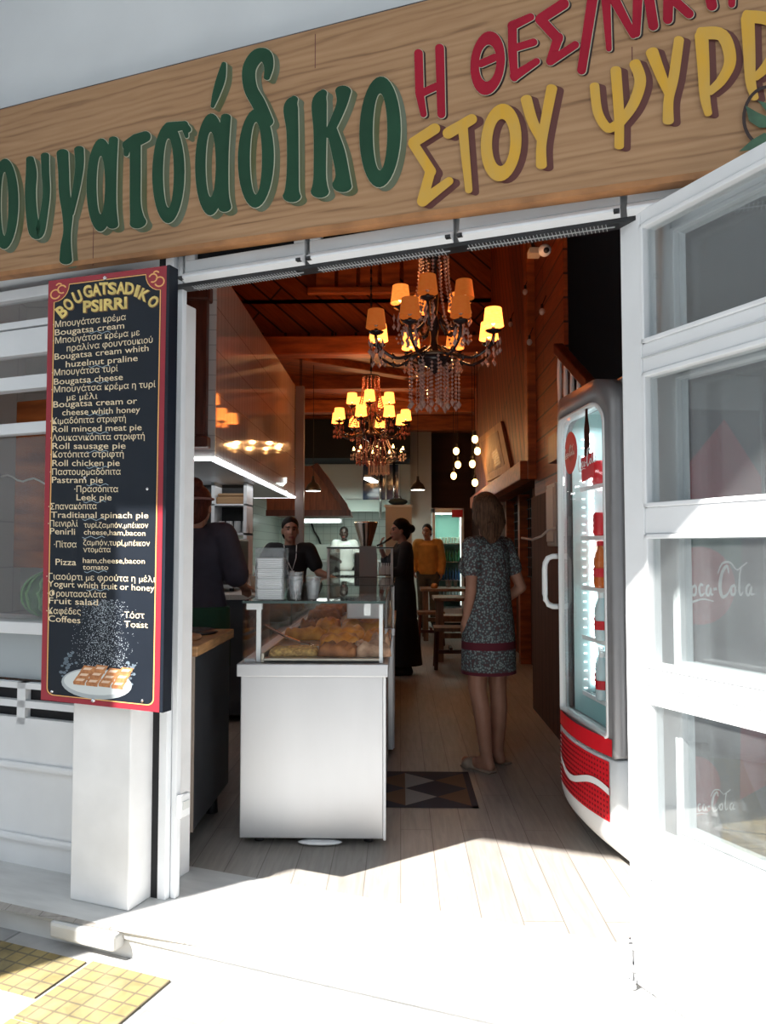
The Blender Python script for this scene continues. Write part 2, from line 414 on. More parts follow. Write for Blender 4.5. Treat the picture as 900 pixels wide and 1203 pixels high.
# ================================================================== STRUCTURE: street and shopfront
fac(MB().box(-8, 9, -12, .1, -.3, -.10), 'floor_street', pave).__setitem__('kind', 'structure')
tt = MB().box(-1.6, -.115, -.58, -.355, -.0995, -.094).box(-.095, .225, -.68, -.345, -.0995, -.093).box(-.095, .225, -1.02, -.69, -.0995, -.093)
struct(fac(tt, 'floor_tactile_strip', tact))
# marble threshold slab and its riser
sl = MB(); sl.box(-3, 4, -.285, .25, -.035, 0.0)
struct(fac(sl, 'trim_1', marble, bevel=.006))
rs = MB(); rs.box(-3, 4, -.272, .25, -.10, -.035)
struct(fac(rs, 'trim_2', marble))
bl = MB(); bl.box(-.31, -.02, -.33, -.27, -.062, -.004)
struct(fac(bl, 'trim_3', marble, bevel=.012))
# shop floor
fl = MB(); fl.poly([(-2.6, 3.2, -.001), (1.9, 1.8, -.001), (1.9, 17, -.001), (-2.6, 17, -.001)])
struct(fl.build('floor', floor_m))
# floor inlay of dark and brown triangles
il = thing('floor_inlay', '', ''); del il['label']; del il['category']; struct(il); il.name = 'trim_4'
def inlay(x0, x1, y0, y1):
    z = .0015
    a, b, c = MB(), MB(), MB()
    nx, ny = 2, 2
    fr = .035
    for (p, q, r_, s_) in ((x0, x1, y0, y0 + fr), (x0, x1, y1 - fr, y1), (x0, x0 + fr, y0, y1), (x1 - fr, x1, y0, y1)):
        a.poly([(p, r_, z), (q, r_, z), (q, s_, z), (p, s_, z)])
    X0, X1, Y0, Y1 = x0 + fr, x1 - fr, y0 + fr, y1 - fr
    for i in range(nx):
        for j in range(ny):
            l, r2 = X0 + (X1 - X0) * i / nx, X0 + (X1 - X0) * (i + 1) / nx
            u, v = Y0 + (Y1 - Y0) * j / ny, Y0 + (Y1 - Y0) * (j + 1) / ny
            m = ((l + r2) / 2, (u + v) / 2, z); k = [(l, u, z), (r2, u, z), (r2, v, z), (l, v, z)]
            for n, mb in enumerate((a, b, a, c)): mb.poly([k[n], k[(n + 1) % 4], m])
    a.build('inlay_dark', M('inlay_slate', (.03, .035, .05), .7), il)
    b.build('inlay_brown', M('inlay_brown', (.15, .085, .05), .7), il)
    c.build('inlay_grey', M('inlay_grey', (.30, .29, .28), .7), il)
inlay(-.35, .40, 3.98, 4.62)

# upper wall above the sign
struct(fac(MB().box(-7, 7, -.02, .25, 2.5, 7), 'wall_front', plaster))
struct(fac(MB().box(2.75, 7, -.02, .25, 0, 2.5), 'wall_front_right', plaster))
struct(fac(MB().box(-7, -1.62, -.02, .25, 0, 2.5), 'wall_front_left', plaster))
# pillar
struct(fac(MB().box(-.362, -.088, -.175, .2, 0, 2.34), 'trim_5', pillar_paint, bevel=.006))
# dark seal between pillar and door post
struct(fac(MB().box(-.088, -.056, -.05, .0, 0, 2.5), 'trim_6', dark))
# left door post
jp = MB(); jp.box(-.056, -.018, -.055, .0, 0, 2.5); jp.box(-.016, .008, -.030, .0, 0, 2.5)
struct(fac(jp, 'trim_7', alu, bevel=.004))
# unseen wall added left to shade the shopfront, and the house across the street
struct(fac(MB().box(-9, -1.55, -2.35, -.02, -.1, 7), 'wall_sun_block', plaster))
ob = MB(); ob.box(-12, 14, -10.5, -9, -.1, 7.6)
struct(fac(MB().box(-7, 8, -2.3, -.02, 3.95, 4.12), 'ceiling_sun_block', plaster))  # unseen slab added overhead so its edge cuts off the sun
opp = struct(fac(ob, 'wall_opposite', M('opposite_plaster', (.66, .64, .60), .9, var=.1, scale=.8)))
wm, fmw = MB(), MB()
for i in range(7):
    for j in range(2):
        t0 = -10 + i * 3.3; z0 = .4 + j * 3.3
        wm.box(t0, t0 + 1.3, -9.02, -8.97, z0, z0 + 2.1)
        fmw.box(t0 - .1, t0, -9.05, -8.95, z0, z0 + 2.1); fmw.box(t0 + 1.3, t0 + 1.4, -9.05, -8.95, z0, z0 + 2.1); fmw.box(t0 - .1, t0 + 1.4, -9.05, -8.95, z0 + 2.1, z0 + 2.2)
wm.build('shutters', M('grey_shutters', (.16, .17, .18), .6), opp); fmw.build('window_surrounds', M('stone_surround', (.40, .38, .35), .8), opp)

# header with three transom frames, white drip trays and louvre grille
hd = struct(fac(MB().box(-.02, 2.75, -.02, .0, 2.352, 2.52), 'trim_8', alu_grey))
fac(MB().box(-.02, 2.75, -.05, .005, 2.338, 2.352), 'vent_plate', black, hd)
hf, hg, ht, hl = MB(), MB(), MB(), MB()
edges = [(.035, .555), (.575, 1.115), (1.135, 1.655), (1.675, 2.60)]
for a, b in edges:
    hf.box(a, b, -.055, -.02, 2.392, 2.437); hf.box(a, b, -.055, -.02, 2.49, 2.52)
    hf.box(a, a + .045, -.055, -.02, 2.437, 2.49); hf.box(b - .045, b, -.055, -.02, 2.437, 2.49)
    hg.box(a + .045, b - .045, -.035, -.018, 2.437, 2.49)
    ht.hexa([(a, -.085, 2.360), (b, -.085, 2.360), (b, -.05, 2.352), (a, -.05, 2.352), (a, -.085, 2.368), (b, -.085, 2.368), (b, -.05, 2.394), (a, -.05, 2.394)])
    n = int((b - a - .06) / .012)
    for k in range(n): hl.box(a + .03 + k * .012, a + .0315 + k * .012, -.049, .004, 2.3355, 2.338)
    hl.box(a + .02, b - .02, -.024, -.021, 2.3352, 2.338)
fac(hf, 'transom_frame', alu_grey, hd, .003); fac(hg, 'transom_glass', dark, hd); fac(ht, 'drip_tray', alu, hd); fac(hl, 'vent_grille', alu_grey, hd)
bk = MB()
for a in (.035, .545, .585, 1.105, 1.145, 1.645): bk.box(a - .009, a + .009, -.089, -.06, 2.357, 2.367)
fac(bk, 'hinge', black, hd)

# left window wing: frame rails, glass, sill and panelled dado
wf = struct(fac(MB().box(-1.62, -.362, .04, .08, .70, .74), 'window_1', alu))
def zrow(y, x=30, n=-.02): return fpl(x, y, n).z
rails = MB()
for ya, yb in ((338, 350), (376, 384), (386, 416), (441, 457), (496, 509)):
    rails.box(-1.62, -.362, .02, .075, zrow(yb), zrow(ya))
rails.box(-1.62, -1.56, .02, .08, .72, 2.5)
fac(rails, 'window_rail', alu, wf, .003)
fac(MB().box(-1.6, -.36, .05, .056, zrow(728), zrow(512)), 'window_pane', window_glass, wf)
fac(MB().box(-1.6, -.36, .05, .056, .76, zrow(745)), 'lower_pane', M('frosted_pane', (.40, .44, .46), .25), wf)
fac(MB().box(-1.6, -.36, .05, .056, zrow(455), 2.45), 'upper_pane', window_glass, wf)
sill = struct(fac(MB().box(-1.62, -.362, -.01, .30, zrow(744), zrow(730)), 'trim_9', white_paint, bevel=.004))
gr = MB()
for ya, yb in ((801, 808), (822, 830), (842, 850)): gr.box(-1.6, -.362, .0, .03, zrow(yb), zrow(ya))
for t in (-1.2, -.83, -.46): gr.box(t, t + .045, .0, .03, zrow(850), zrow(801))
fac(gr, 'vent_bar', white_paint, wf)
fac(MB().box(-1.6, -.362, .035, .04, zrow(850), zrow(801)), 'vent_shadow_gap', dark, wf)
dd = MB(); dd.box(-1.62, -.362, .0, .08, .0, zrow(850))
dado = struct(fac(dd, 'wall_front_dado', white_paint))
mo = MB(); a0, a1, z0, z1 = -1.30, -.405, zrow(985), zrow(893)
for (p, q, u, v) in ((a0, a1, z0, z0 + .03), (a0, a1, z1 - .03, z1), (a0, a0 + .03, z0, z1), (a1 - .03, a1, z0, z1)): mo.box(p, q, -.022, .0, u, v)
fac(mo, 'moulding', white_paint, dado, .01)
# backs of the window bay: tiled room corner seen through it
struct(MB().box(-2.7, -2.6, 2.6, 5.25, 0, 3.4).build('wall_left', room_tile))
struct(MB().box(-2.7, -1.8, 5.2, 5.3, 0, 3.4).build('wall_left_end', tiles('room_tile_end', (.60, .58, .55), (.57, .55, .52), (.45, .44, .42), (1, 0, 0), (0, 0, 1), .3, .3, .005, 0, .25, 0, bump=.2)))

# ================================================================== SIGN ABOVE THE DOOR
SN = .10
sign = thing('shop_sign', 'long wooden shop sign with green, red and yellow painted Greek lettering above the doorway', 'sign', FO, -FA)
def zb(t): return 2.481 - .0245 * (t + .85)
def zt(t): return 3.216 - .017 * (t + .87)
sb = MB(); a, b = -1.55, 2.75
sb.hexa([(a, -SN, zb(a)), (b, -SN, zb(b)), (b, -.056, zb(b)), (a, -.056, zb(a)), (a, -SN, zt(a)), (b, -SN, zt(b)), (b, -.056, zt(b)), (a, -.056, zt(a))])
sb.build('sign_board', sign_wood, sign)
ed = MB(); ed.hexa([(a, -SN - .004, zb(a) - .002), (b, -SN - .004, zb(b) - .002), (b, -.056, zb(b) - .002), (a, -.056, zb(a) - .002), (a, -SN - .004, zb(a) + .018), (b, -SN - .004, zb(b) + .018), (b, -SN + .001, zb(b) + .018), (a, -SN + .001, zb(a) + .018)])
ed.build('bottom_edge', sign_edge, sign)
td = MB(); td.hexa([(a, -.09, zt(a)), (b, -.09, zt(b)), (b, -.02, zt(b)), (a, -.02, zt(a)), (a, -.09, zt(a) + .012), (b, -.09, zt(b) + .012), (b, -.02, zt(b) + .012), (a, -.02, zt(a) + .012)])
td.build('top_gap_strip', M('dark_gap_strip', (.10, .09, .10), .9, var=.5, scale=12), sign)  # dark strip laid where the gap above the sign shows
sj = MB()
for x, ya, yb in ((110, 245, 312), (370, 40, 80), (742, 55, 90)):
    p, q = fpl(x, ya, SN + .0004), fpl(x, yb, SN + .0004); sj.box(p.x, p.x + .003, p.y, p.y + .0003, q.z, p.z)
sj.build('board_joint', p_brown, sign)

class Paint:
    """flat lettering built from brush strokes; strokes are measured on the photo and laid on the plane n"""
    def __init__(s, n, ox=0, oy=0, sc=1): s.n = n; s.mb = MB(); s.k = 0; s.ox, s.oy, s.sc = ox, oy, sc
    def xf(s, x, y): return (s.ox + x / s.sc, s.oy + y / s.sc)
    def put(s, pts):
        s.k += 1
        s.mb.poly([fpl(x, y, s.n + s.k * .00002) for x, y in pts])
    def quadstrip(s, L, Rr):
        s.k += 1; d = s.n + s.k * .00002
        a = [s.mb.bm.verts.new(fpl(*p, d)) for p in L]; b = [s.mb.bm.verts.new(fpl(*p, d)) for p in Rr]
        for i in range(len(a) - 1): s.mb.face([a[i], a[i + 1], b[i + 1], b[i]])
def smooth_path(P, sub=6):
    if len(P) < 3: return [tuple(p) for p in P]
    out = []
    for i in range(len(P) - 1):
        p0, p1, p2, p3 = P[max(i - 1, 0)], P[i], P[i + 1], P[min(i + 2, len(P) - 1)]
        for k in range(sub):
            t = k / sub
            out.append(tuple(.5 * (2 * b + (c - a) * t + (2 * a - 5 * b + 4 * c - d) * t * t + (3 * b - a - 3 * c + d) * t ** 3) for a, b, c, d in zip(p0, p1, p2, p3)))
    out.append(tuple(P[-1])); return out
def strokes_draw(pt, glyphs, ex=0.0, dx=0.0, dy=0.0, curve=True):
    for g in glyphs:
        ox, oy, sc = g[1]
        X = lambda x, y: (ox + x / sc + dx, oy + y / sc + dy)
        if g[0] == 'ring':
            cx, cy, ro, so, ri, si, sh = g[2]
            L, Q = [], []
            for k in range(37):
                a = 2 * math.pi * k / 36; c, s_ = math.cos(a), math.sin(a)
                e = ex * sc
                L.append(X(cx + (ro + e) * c, cy + (so + e) * s_ + sh * (ro + e) * c)); Q.append(X(cx + max(1, ri - e) * c, cy + max(1, si - e) * s_ + sh * ri * c))
            pt.quadstrip(L, Q)
        else:
            P = smooth_path(g[2]) if curve and g[0] == 's' else [tuple(p) for p in g[2]]
            P = [(*X(p[0], p[1]), p[2] / sc + 2 * ex) for p in P]
            L, Q = [], []
            n = len(P)
            for i, (x, y, w_) in enumerate(P):
                q, r_ = P[min(i + 1, n - 1)], P[max(i - 1, 0)]
                tx, ty = q[0] - r_[0], q[1] - r_[1]; l = math.hypot(tx, ty) or 1
                nx, ny = -ty / l, tx / l
                L.append((x + nx * w_ / 2, y + ny * w_ / 2)); Q.append((x - nx * w_ / 2, y - ny * w_ / 2))
            pt.quadstrip(L, Q)
            rnd = .35 if g[0] == 's' else .5
            for i, sgn in ((0, -1), (n - 1, 1)):    # rounded ends
                x, y, w_ = P[i]; q, r_ = P[min(i + 1, n - 1)], P[max(i - 1, 0)]
                tx, ty = q[0] - r_[0], q[1] - r_[1]; l = math.hypot(tx, ty) or 1; tx, ty = tx / l * sgn, ty / l * sgn; nx, ny = -ty, tx
                pt.put([(x + nx * w_ / 2 * math.cos(R(a)) + tx * w_ * rnd * math.sin(R(a)), y + ny * w_ / 2 * math.cos(R(a)) + ty * w_ * rnd * math.sin(R(a))) for a in range(0, 181, 20)])
A3, B3, C3, D3 = (0, 40, 3.75), (240, 40, 3.4615), (470, 0, 3.913), (680, 0, 4.09)
green = [
 ('ring', A3, (20, 748, 62, 200, 16, 140, -.12)),
 ('s', A3, [(132, 550, 36), (138, 610, 50), (134, 700, 50), (140, 800, 52), (155, 872, 56), (176, 868, 44), (192, 800, 36), (204, 700, 34), (200, 610, 36), (198, 535, 38)]),
 ('s', A3, [(275, 525, 54), (280, 600, 50), (284, 700, 50), (297, 790, 48), (296, 870, 36), (290, 935, 48), (290, 995, 58)]),
 ('s', A3, [(348, 508, 44), (350, 580, 40), (336, 680, 34), (312, 790, 28)]),
 ('ring', A3, (444, 665, 64, 206, 18, 128, -.12)),
 ('s', A3, [(500, 465, 42), (492, 600, 46), (491, 750, 46), (496, 840, 52)]),
 ('k', A3, [(562, 490, 48), (600, 468, 58), (640, 452, 50)]), ('k', A3, [(560, 500, 34), (556, 528, 24)]),
 ('s', A3, [(596, 470, 50), (596, 600, 50), (596, 740, 50), (602, 800, 60), (608, 830, 76)]),
 ('ring', A3, (742, 612, 72, 222, 23, 152, -.08)), ('k', A3, [(745, 412, 50), (815, 402, 40), (828, 420, 30)]), ('k', A3, [(812, 400, 36), (822, 450, 18)]),
 ('ring', B3, (26, 530, 64, 208, 20, 132, -.12)), ('s', B3, [(88, 338, 42), (76, 480, 48), (76, 640, 48), (84, 705, 54)]),
 ('s', B3, [(80, 120, 20), (68, 180, 38), (48, 245, 32), (33, 295, 16)]),
 ('ring', B3, (210, 505, 74, 202, 24, 147, -.12)),
 ('s', B3, [(255, 360, 56), (222, 285, 58), (188, 220, 56), (182, 145, 56), (212, 92, 58), (248, 88, 56), (262, 130, 40), (254, 178, 26)]),
 ('s', B3, [(368, 262, 30), (352, 300, 60), (359, 400, 50), (360, 550, 50), (357, 630, 58), (356, 658, 76)]),
 ('s', B3, [(486, 236, 30), (468, 280, 62), (471, 400, 54), (470, 560, 52), (470, 610, 60), (470, 640, 76)]),
 ('s', B3, [(565, 232, 66), (560, 280, 46), (535, 345, 40), (503, 410, 36)]),
 ('s', B3, [(518, 388, 44), (545, 480, 56), (562, 570, 58), (560, 615, 82)]),
 ('ring', B3, (715, 398, 85, 226, 29, 156, -.12)),
]
red = [
 ('k', C3, [(85, 245, 40), (90, 430, 40), (108, 525, 30)]), ('k', C3, [(182, 222, 42), (190, 525, 38)]), ('k', C3, [(100, 428, 36), (186, 388, 36)]),
 ('ring', C3, (403, 290, 80, 146, 40, 84, -.25)), ('k', C3, [(372, 292, 36), (436, 264, 36)]),
 ('k', C3, [(516, 118, 42), (518, 250, 42), (526, 358, 34)]), ('k', C3, [(516, 118, 44), (600, 78, 36)]), ('k', C3, [(522, 222, 36), (614, 194, 36)]), ('k', C3, [(526, 350, 44), (628, 282, 32)]),
 ('k', C3, [(752, 18, 50), (650, 84, 48)]), ('k', C3, [(645, 90, 48), (726, 178, 48)]), ('k', C3, [(728, 172, 46), (690, 282, 38)]), ('k', C3, [(692, 282, 38), (806, 206, 36)]),
 ('k', C3, [(890, -40, 50), (835, 322, 42)]),
 ('k', D3, [(126, -70, 50), (145, 234, 28)]), ('k', D3, [(140, -60, 56), (262, 168, 34)]), ('k', D3, [(286, -60, 50), (276, 160, 40)]),
 ('k', D3, [(330, -60, 50), (358, 122, 50)]),
 ('k', D3, [(432, -60, 50), (428, 92, 48)]), ('k', D3, [(446, -10, 46), (530, 66, 46)]),
 ('k', D3, [(620, -60, 50), (640, 26, 52)]), ('k', D3, [(736, -60, 40), (735, 20, 34)]),
]
yellow = [
 ('k', C3, [(160, 592, 50), (62, 655, 48)]), ('k', C3, [(60, 660, 46), (142, 788, 48)]), ('k', C3, [(140, 785, 46), (102, 925, 48)]), ('k', C3, [(104, 925, 50), (226, 832, 38)]),
 ('k', C3, [(222, 612, 52), (330, 548, 48)]), ('k', C3, [(288, 580, 46), (316, 872, 34)]),
 ('ring', C3, (465, 655, 94, 178, 42, 108, -.18)),
 ('s', C3, [(580, 455, 52), (608, 555, 50), (650, 640, 44)]), ('s', C3, [(698, 405, 50), (668, 560, 46), (650, 670, 46), (650, 760, 50)]),
 ('s', D3, [(76, 412, 46), (92, 540, 46), (140, 615, 46), (190, 590, 40)]), ('s', D3, [(178, 336, 52), (192, 520, 50), (195, 620, 46), (194, 702, 46)]),
 ('s', D3, [(270, 305, 56), (296, 390, 56), (262, 500, 52), (200, 590, 42)]),
 ('s', D3, [(352, 250, 62), (396, 365, 52), (434, 450, 44)]), ('s', D3, [(482, 190, 48), (456, 370, 50), (432, 480, 48), (430, 580, 54)]),
 ('s', D3, [(590, 170, 66), (600, 330, 58), (606, 460, 50), (622, 545, 38)]), ('s', D3, [(585, 160, 60), (690, 170, 62), (728, 285, 58), (690, 380, 48), (630, 440, 38)]),
 ('s', D3, [(812, 90, 66), (820, 260, 58), (826, 390, 50), (846, 470, 38)]), ('s', D3, [(805, 78, 60), (920, 100, 62), (958, 215, 58), (900, 320, 48), (850, 370, 38)]),
]
def letters(name, gl, mat, n, **kw):
    p = Paint(n); strokes_draw(p, gl, **kw); p.mb.build(name, mat, sign)
p = Paint(SN + .0005)
for f in (1, .8, .6, .4, .2): strokes_draw(p, green, 0, 7.2 * f, 4.6 * f)
p.mb.build('green_letter_shading', p_olive, sign)
letters('green_letter_outline', green, p_cream, SN + .0075, ex=.55, dx=.5, dy=.3)
letters('green_lettering', green, p_green, SN + .0085, ex=-.1)
p = Paint(SN + .0005)
for f in (1, .5): strokes_draw(p, red, .3, 2.8 * f, 1.4 * f, curve=False)
p.mb.build('red_letter_shading', p_black, sign)
letters('red_letter_outline', red, p_cream, SN + .0055, ex=.5, dx=.4, dy=.3)
letters('red_lettering', red, p_red, SN + .0065)
p = Paint(SN + .0005)
for f in (1, .75, .5, .25): strokes_draw(p, yellow, 0, 8 * f, 2.6 * f)
p.mb.build('yellow_letter_shading', p_brown, sign)
letters('yellow_lettering', yellow, p_yel, SN + .0075)
p = Paint(SN + .009)
strokes_draw(p, [('ring', (0, 0, 1), (901, 136, 29, 36, 25, 32, -.1))]); p.mb.build('emblem_ring', p_black, sign)
p = Paint(SN + .0095)
for lf in ([(868, 178), (884, 164), (898, 156), (906, 158), (898, 168), (884, 176)], [(876, 124), (890, 132), (908, 140), (912, 150), (892, 150), (880, 142)], [(890, 118), (905, 122), (915, 135), (903, 134)]): p.put(lf)
p.mb.build('emblem_leaf', p_leaf, sign)

# ================================================================== TEXT
def text_mesh(s, bold=0.0):
    cu = bpy.data.curves.new('t', 'FONT'); cu.body = s; cu.size = 1; cu.offset = bold; cu.resolution_u = 3
    o = bpy.data.objects.new('t', cu); COL.objects.link(o)
    dg = bpy.context.evaluated_depsgraph_get(); me = bpy.data.meshes.new_from_object(o.evaluated_get(dg))
    bpy.data.objects.remove(o); bpy.data.curves.remove(cu)
    vs = [v.co.copy() for v in me.vertices]; fs = [tuple(q.vertices) for q in me.polygons]
    bpy.data.meshes.remove(me); return vs, fs
def add_text(mb, s, fn, bold=.012):
    vs, fs = text_mesh(s.replace('π', 'п'), bold)      # the board's hand draws pi as a square arch
    if not vs: return
    x0, x1 = min(v.x for v in vs), max(v.x for v in vs)
    bv = [mb.bm.verts.new(fn((v.x - x0) / max(1e-6, x1 - x0), v.y)) for v in vs]
    for f in fs: mb.face([bv[i] for i in f])

# ================================================================== MENU BOARD
BN = .235
menu = thing('menu_board', 'tall navy menu board with red border and cream hand lettering hung on the pillar', 'menu board', FO, -FA)
def bp(x, y, e=0): return fpl(x, y, BN + e)
def bq(p): return [bp(*q) for q in p]
TL, TR, BR_, BL = (57, 330), (196, 312), (187, 837), (48, 822)
c = bq([TL, TR, BR_, BL])
mb = MB(); back = [Vector((v.x, -.18, v.z)) for v in c]
mb.hexa([c[3], c[2], back[2], back[3], c[0], c[1], back[1], back[0]])
mb.build('board', navy, menu)
# red border with inner gold line: ring between outer and inner outlines
def lerp2(a, b, t): return (a[0] + (b[0] - a[0]) * t, a[1] + (b[1] - a[1]) * t)
def bd(u, v): return lerp2(lerp2(TL, TR, u), lerp2(BL, BR_, u), v)
bor = MB()
def strip(mb, pts_a, pts_b, e):
    a = [mb.bm.verts.new(bp(*bd(*p), e)) for p in pts_a]; b = [mb.bm.verts.new(bp(*bd(*p), e)) for p in pts_b]
    n = len(a)
    for k in range(n): mb.face([a[k], a[(k + 1) % n], b[(k + 1) % n], b[k]])
def inner(du, dv, nu, nv, nb):
    P = []
    for k in range(7):                                   # top-left concave notch
        a = R(15 * k); P.append((du + nu * math.sin(a), dv + nv * math.cos(a)))
    for k in range(7):
        a = R(90 - 15 * k); P.append((1 - du - nu * math.sin(a), dv + nv * math.cos(a)))
    for k in range(7):
        a = R(15 * k); P.append((1 - du - nb * (1 - math.cos(a)) , 1 - dv - nb * .27 * (1 - math.sin(a))))
    for k in range(7):
        a = R(90 - 15 * k); P.append((du + nb * (1 - math.cos(a)), 1 - dv - nb * .27 * (1 - math.sin(a))))
    return P
I0 = inner(.042, .012, .13, .040, .06)
# outer loop with same count: project to rectangle
O0 = []
for i, (u, v) in enumerate(I0):
    g = i // 7; k = i % 7
    if g == 0: O0.append((0, .054 * (1 - k / 3)) if k <= 3 else (.185 * (k - 3) / 3, 0))
    elif g == 1: O0.append((1 - .185 * (3 - k) / 3, 0) if k <= 3 else (1, .054 * (k - 3) / 3))
    elif g == 2: O0.append((1, 1 - .03 * (1 - k / 3)) if k <= 3 else (1 - .115 * (k - 3) / 3, 1))
    else: O0.append((.115 * (3 - k) / 3, 1) if k <= 3 else (0, 1 - .03 * (k - 3) / 3))
strip(bor, O0, I0, .0006); bor.build('red_border', board_red, menu)
I1 = inner(.046, .0130, .128, .0392, .058)
I2 = inner(.055, .0152, .124, .038, .054)
gl = MB(); strip(gl, I1, I2, .0009); gl.build('gold_line', gold_line, menu)
# corner scrolls
sc = MB()
def scroll(cu, cv, sx):
    for (r_, ph0, ph1, ox, oy) in ((.045, 20, 320, .02, .012), (.04, 60, 340, .075, .002), (.03, 200, 330, .05, -.006)):
        L, Q = [], []
        for k in range(15):
            a = R(ph0 + (ph1 - ph0) * k / 14)
            L.append((cu + sx * (ox + r_ * math.cos(a)), cv + oy + r_ * .27 * math.sin(a))); Q.append((cu + sx * (ox + (r_ - .012) * math.cos(a)), cv + oy + (r_ - .012) * .27 * math.sin(a)))
        va = [sc.bm.verts.new(bp(*bd(*p), .0012)) for p in L]; vb = [sc.bm.verts.new(bp(*bd(*p), .0012)) for p in Q]
        for k in range(14): sc.face([va[k], va[k + 1], vb[k + 1], vb[k]])
scroll(.04, .022, 1); scroll(.96, .022, -1)
sc.build('corner_scroll', gold_line, menu)
dk = MB(); v = [bp(196.2, 311.5), bp(199.5, 311), bp(191, 837.6), bp(187.2, 837)]
dk.hexa([v[3] , v[2], v[2] + Vector((0, .05, 0)), v[3] + Vector((0, .05, 0)), v[0], v[1], v[1] + Vector((0, .05, 0)), v[0] + Vector((0, .05, 0))]); dk.build('edge_strip', navy, menu)
c3 = (40, 300, 4.295); c4 = (40, 560, 4.15)
rows = [(c3, '·Μπουγάτσα κρέμα', 95, 365, 463, 325), (c3, 'Bougatsa cream', 105, 405, 455, 368), (c3, '·Μπουγάτσα κρέμα με', 95, 447, 533, 403), (c3, 'πραλίνα φουντουκιού', 165, 485, 598, 440),
 (c3, 'Bougatsa cream whith', 103, 527, 578, 482), (c3, 'huzelnut praline', 160, 565, 523, 532), (c3, '·Μπουγάτσα τυρί', 90, 608, 423, 585), (c3, 'Bougatsa cheese', 100, 653, 448, 628),
 (c3, '·Μπουγάτσα κρέμα η τυρί', 88, 693, 613, 665), (c3, 'με μέλι', 165, 732, 320, 724), (c3, 'Bougatsa cream or', 97, 768, 520, 748), (c3, 'cheese whith honey', 142, 808, 535, 792),
 (c3, '·Κιμαδόπιτα στριφτή', 82, 852, 463, 838), (c3, 'Roll minced meat pie', 92, 892, 543, 882), (c3, '·Λουκανικόπιτα στριφτή', 82, 937, 558, 927), (c3, 'Roll sausage pie', 92, 977, 462, 975),
 (c3, '·Κοτόπιτα στριφτή', 82, 1020, 452, 1017), (c3, 'Roll chicken pie', 92, 1063, 432, 1062), (c3, '·Παστουρμαδόπιτα', 80, 1108, 437, 1106), (c3, 'Pastram pie', 90, 1148, 347, 1148),
 (c4, '·Πρασόπιτα', 196, 75, 410, 75), (c4, 'Leek pie', 207, 115, 378, 115), (c4, '·Σπανακόπιτα', 70, 160, 305, 158), (c4, 'Traditianal spinach pie', 82, 200, 557, 203),
 (c4, '·Πεινιρλί', 68, 243, 213, 243), (c4, 'τυρί,ζαμπόν,μπέικον', 243, 248, 557, 250), (c4, 'Penirli', 78, 280, 200, 283), (c4, 'cheese,ham,bacon', 243, 282, 543, 288),
 (c4, '·Πίτσα', 97, 345, 207, 345), (c4, 'ζαμπόν,τυρί,μπέικον', 240, 333, 565, 338), (c4, 'ντομάτα', 240, 368, 373, 368), (c4, 'Pizza', 105, 430, 205, 432), (c4, 'ham,cheese,bacon', 238, 420, 540, 424),
 (c4, 'tomato', 238, 453, 362, 454), (c4, '·Γιαούρτι με φρούτα η μέλι', 60, 500, 592, 515), (c4, 'Yogurt whith fruit or honey', 68, 535, 587, 558), (c4, '·Φρουτασαλάτα', 66, 583, 352, 590),
 (c4, 'Fruit salad', 72, 618, 312, 628), (c4, '·Καφέδες', 60, 668, 228, 672), (c4, 'Coffees', 70, 705, 226, 715), (c4, '·Τόστ', 430, 688, 538, 692), (c4, 'Toast', 440, 732, 555, 738)]
tx = MB()
for (ox, oy, s_), txt, x0, y0, x1, y1 in rows:
    X0, Y0, X1, Y1 = ox + x0 / s_, oy + y0 / s_, ox + x1 / s_, oy + y1 / s_
    em = 8.8 if 'ham' in txt or 'ζαμπ' in txt or txt in ('tomato', 'ντομάτα') else 10.4
    add_text(tx, txt, lambda u, vv: bp(X0 + (X1 - X0) * u, Y0 + (Y1 - Y0) * u - vv * em, .0012), .004)
tx.build('menu_lettering', cream, menu)
tl, tsd = MB(), MB()
arc = [('B', 138, 282, 38), ('O', 172, 246, 36), ('U', 218, 208, 22), ('G', 270, 180, 12), ('A', 314, 172, 6), ('T', 352, 165, 3), ('S', 394, 165, 0), ('A', 438, 163, -2), ('D', 482, 165, -4), ('I', 520, 178, -16), ('K', 556, 198, -24), ('O', 602, 232, -38)]
for ch, x, y, an in arc:
    for mbb, dx, dy, e, bo in ((tsd, 1.1, .7, .0010, .05), (tl, 0, 0, .0014, .035)):
        px, py = 40 + x / 4.295 + dx, 300 + y / 4.295 + dy; ca, sa = math.cos(R(an)), math.sin(R(an)); hw = 2.2 if ch == 'I' else 5.2
        add_text(mbb, ch, lambda u, vv: bp(px + (u - .5) * 2 * hw * ca - (vv - .36) * 19 * sa * 1, py - (u - .5) * 2 * hw * sa - (vv - .36) * 19 * ca, e), bo)
for mbb, dx, dy, e, bo in ((tsd, 1.1, .7, .0010, .05), (tl, 0, 0, .0014, .035)):
    add_text(mbb, 'PSIRRI', lambda u, vv: bp(40 + (247 + 222 * u) / 4.295 + dx, 300 + (287 - 22 * u) / 4.295 + dy - vv * 18.5, e), bo)
tsd.build('title_shading', gold_shade, menu); tl.build('title_lettering', gold, menu)
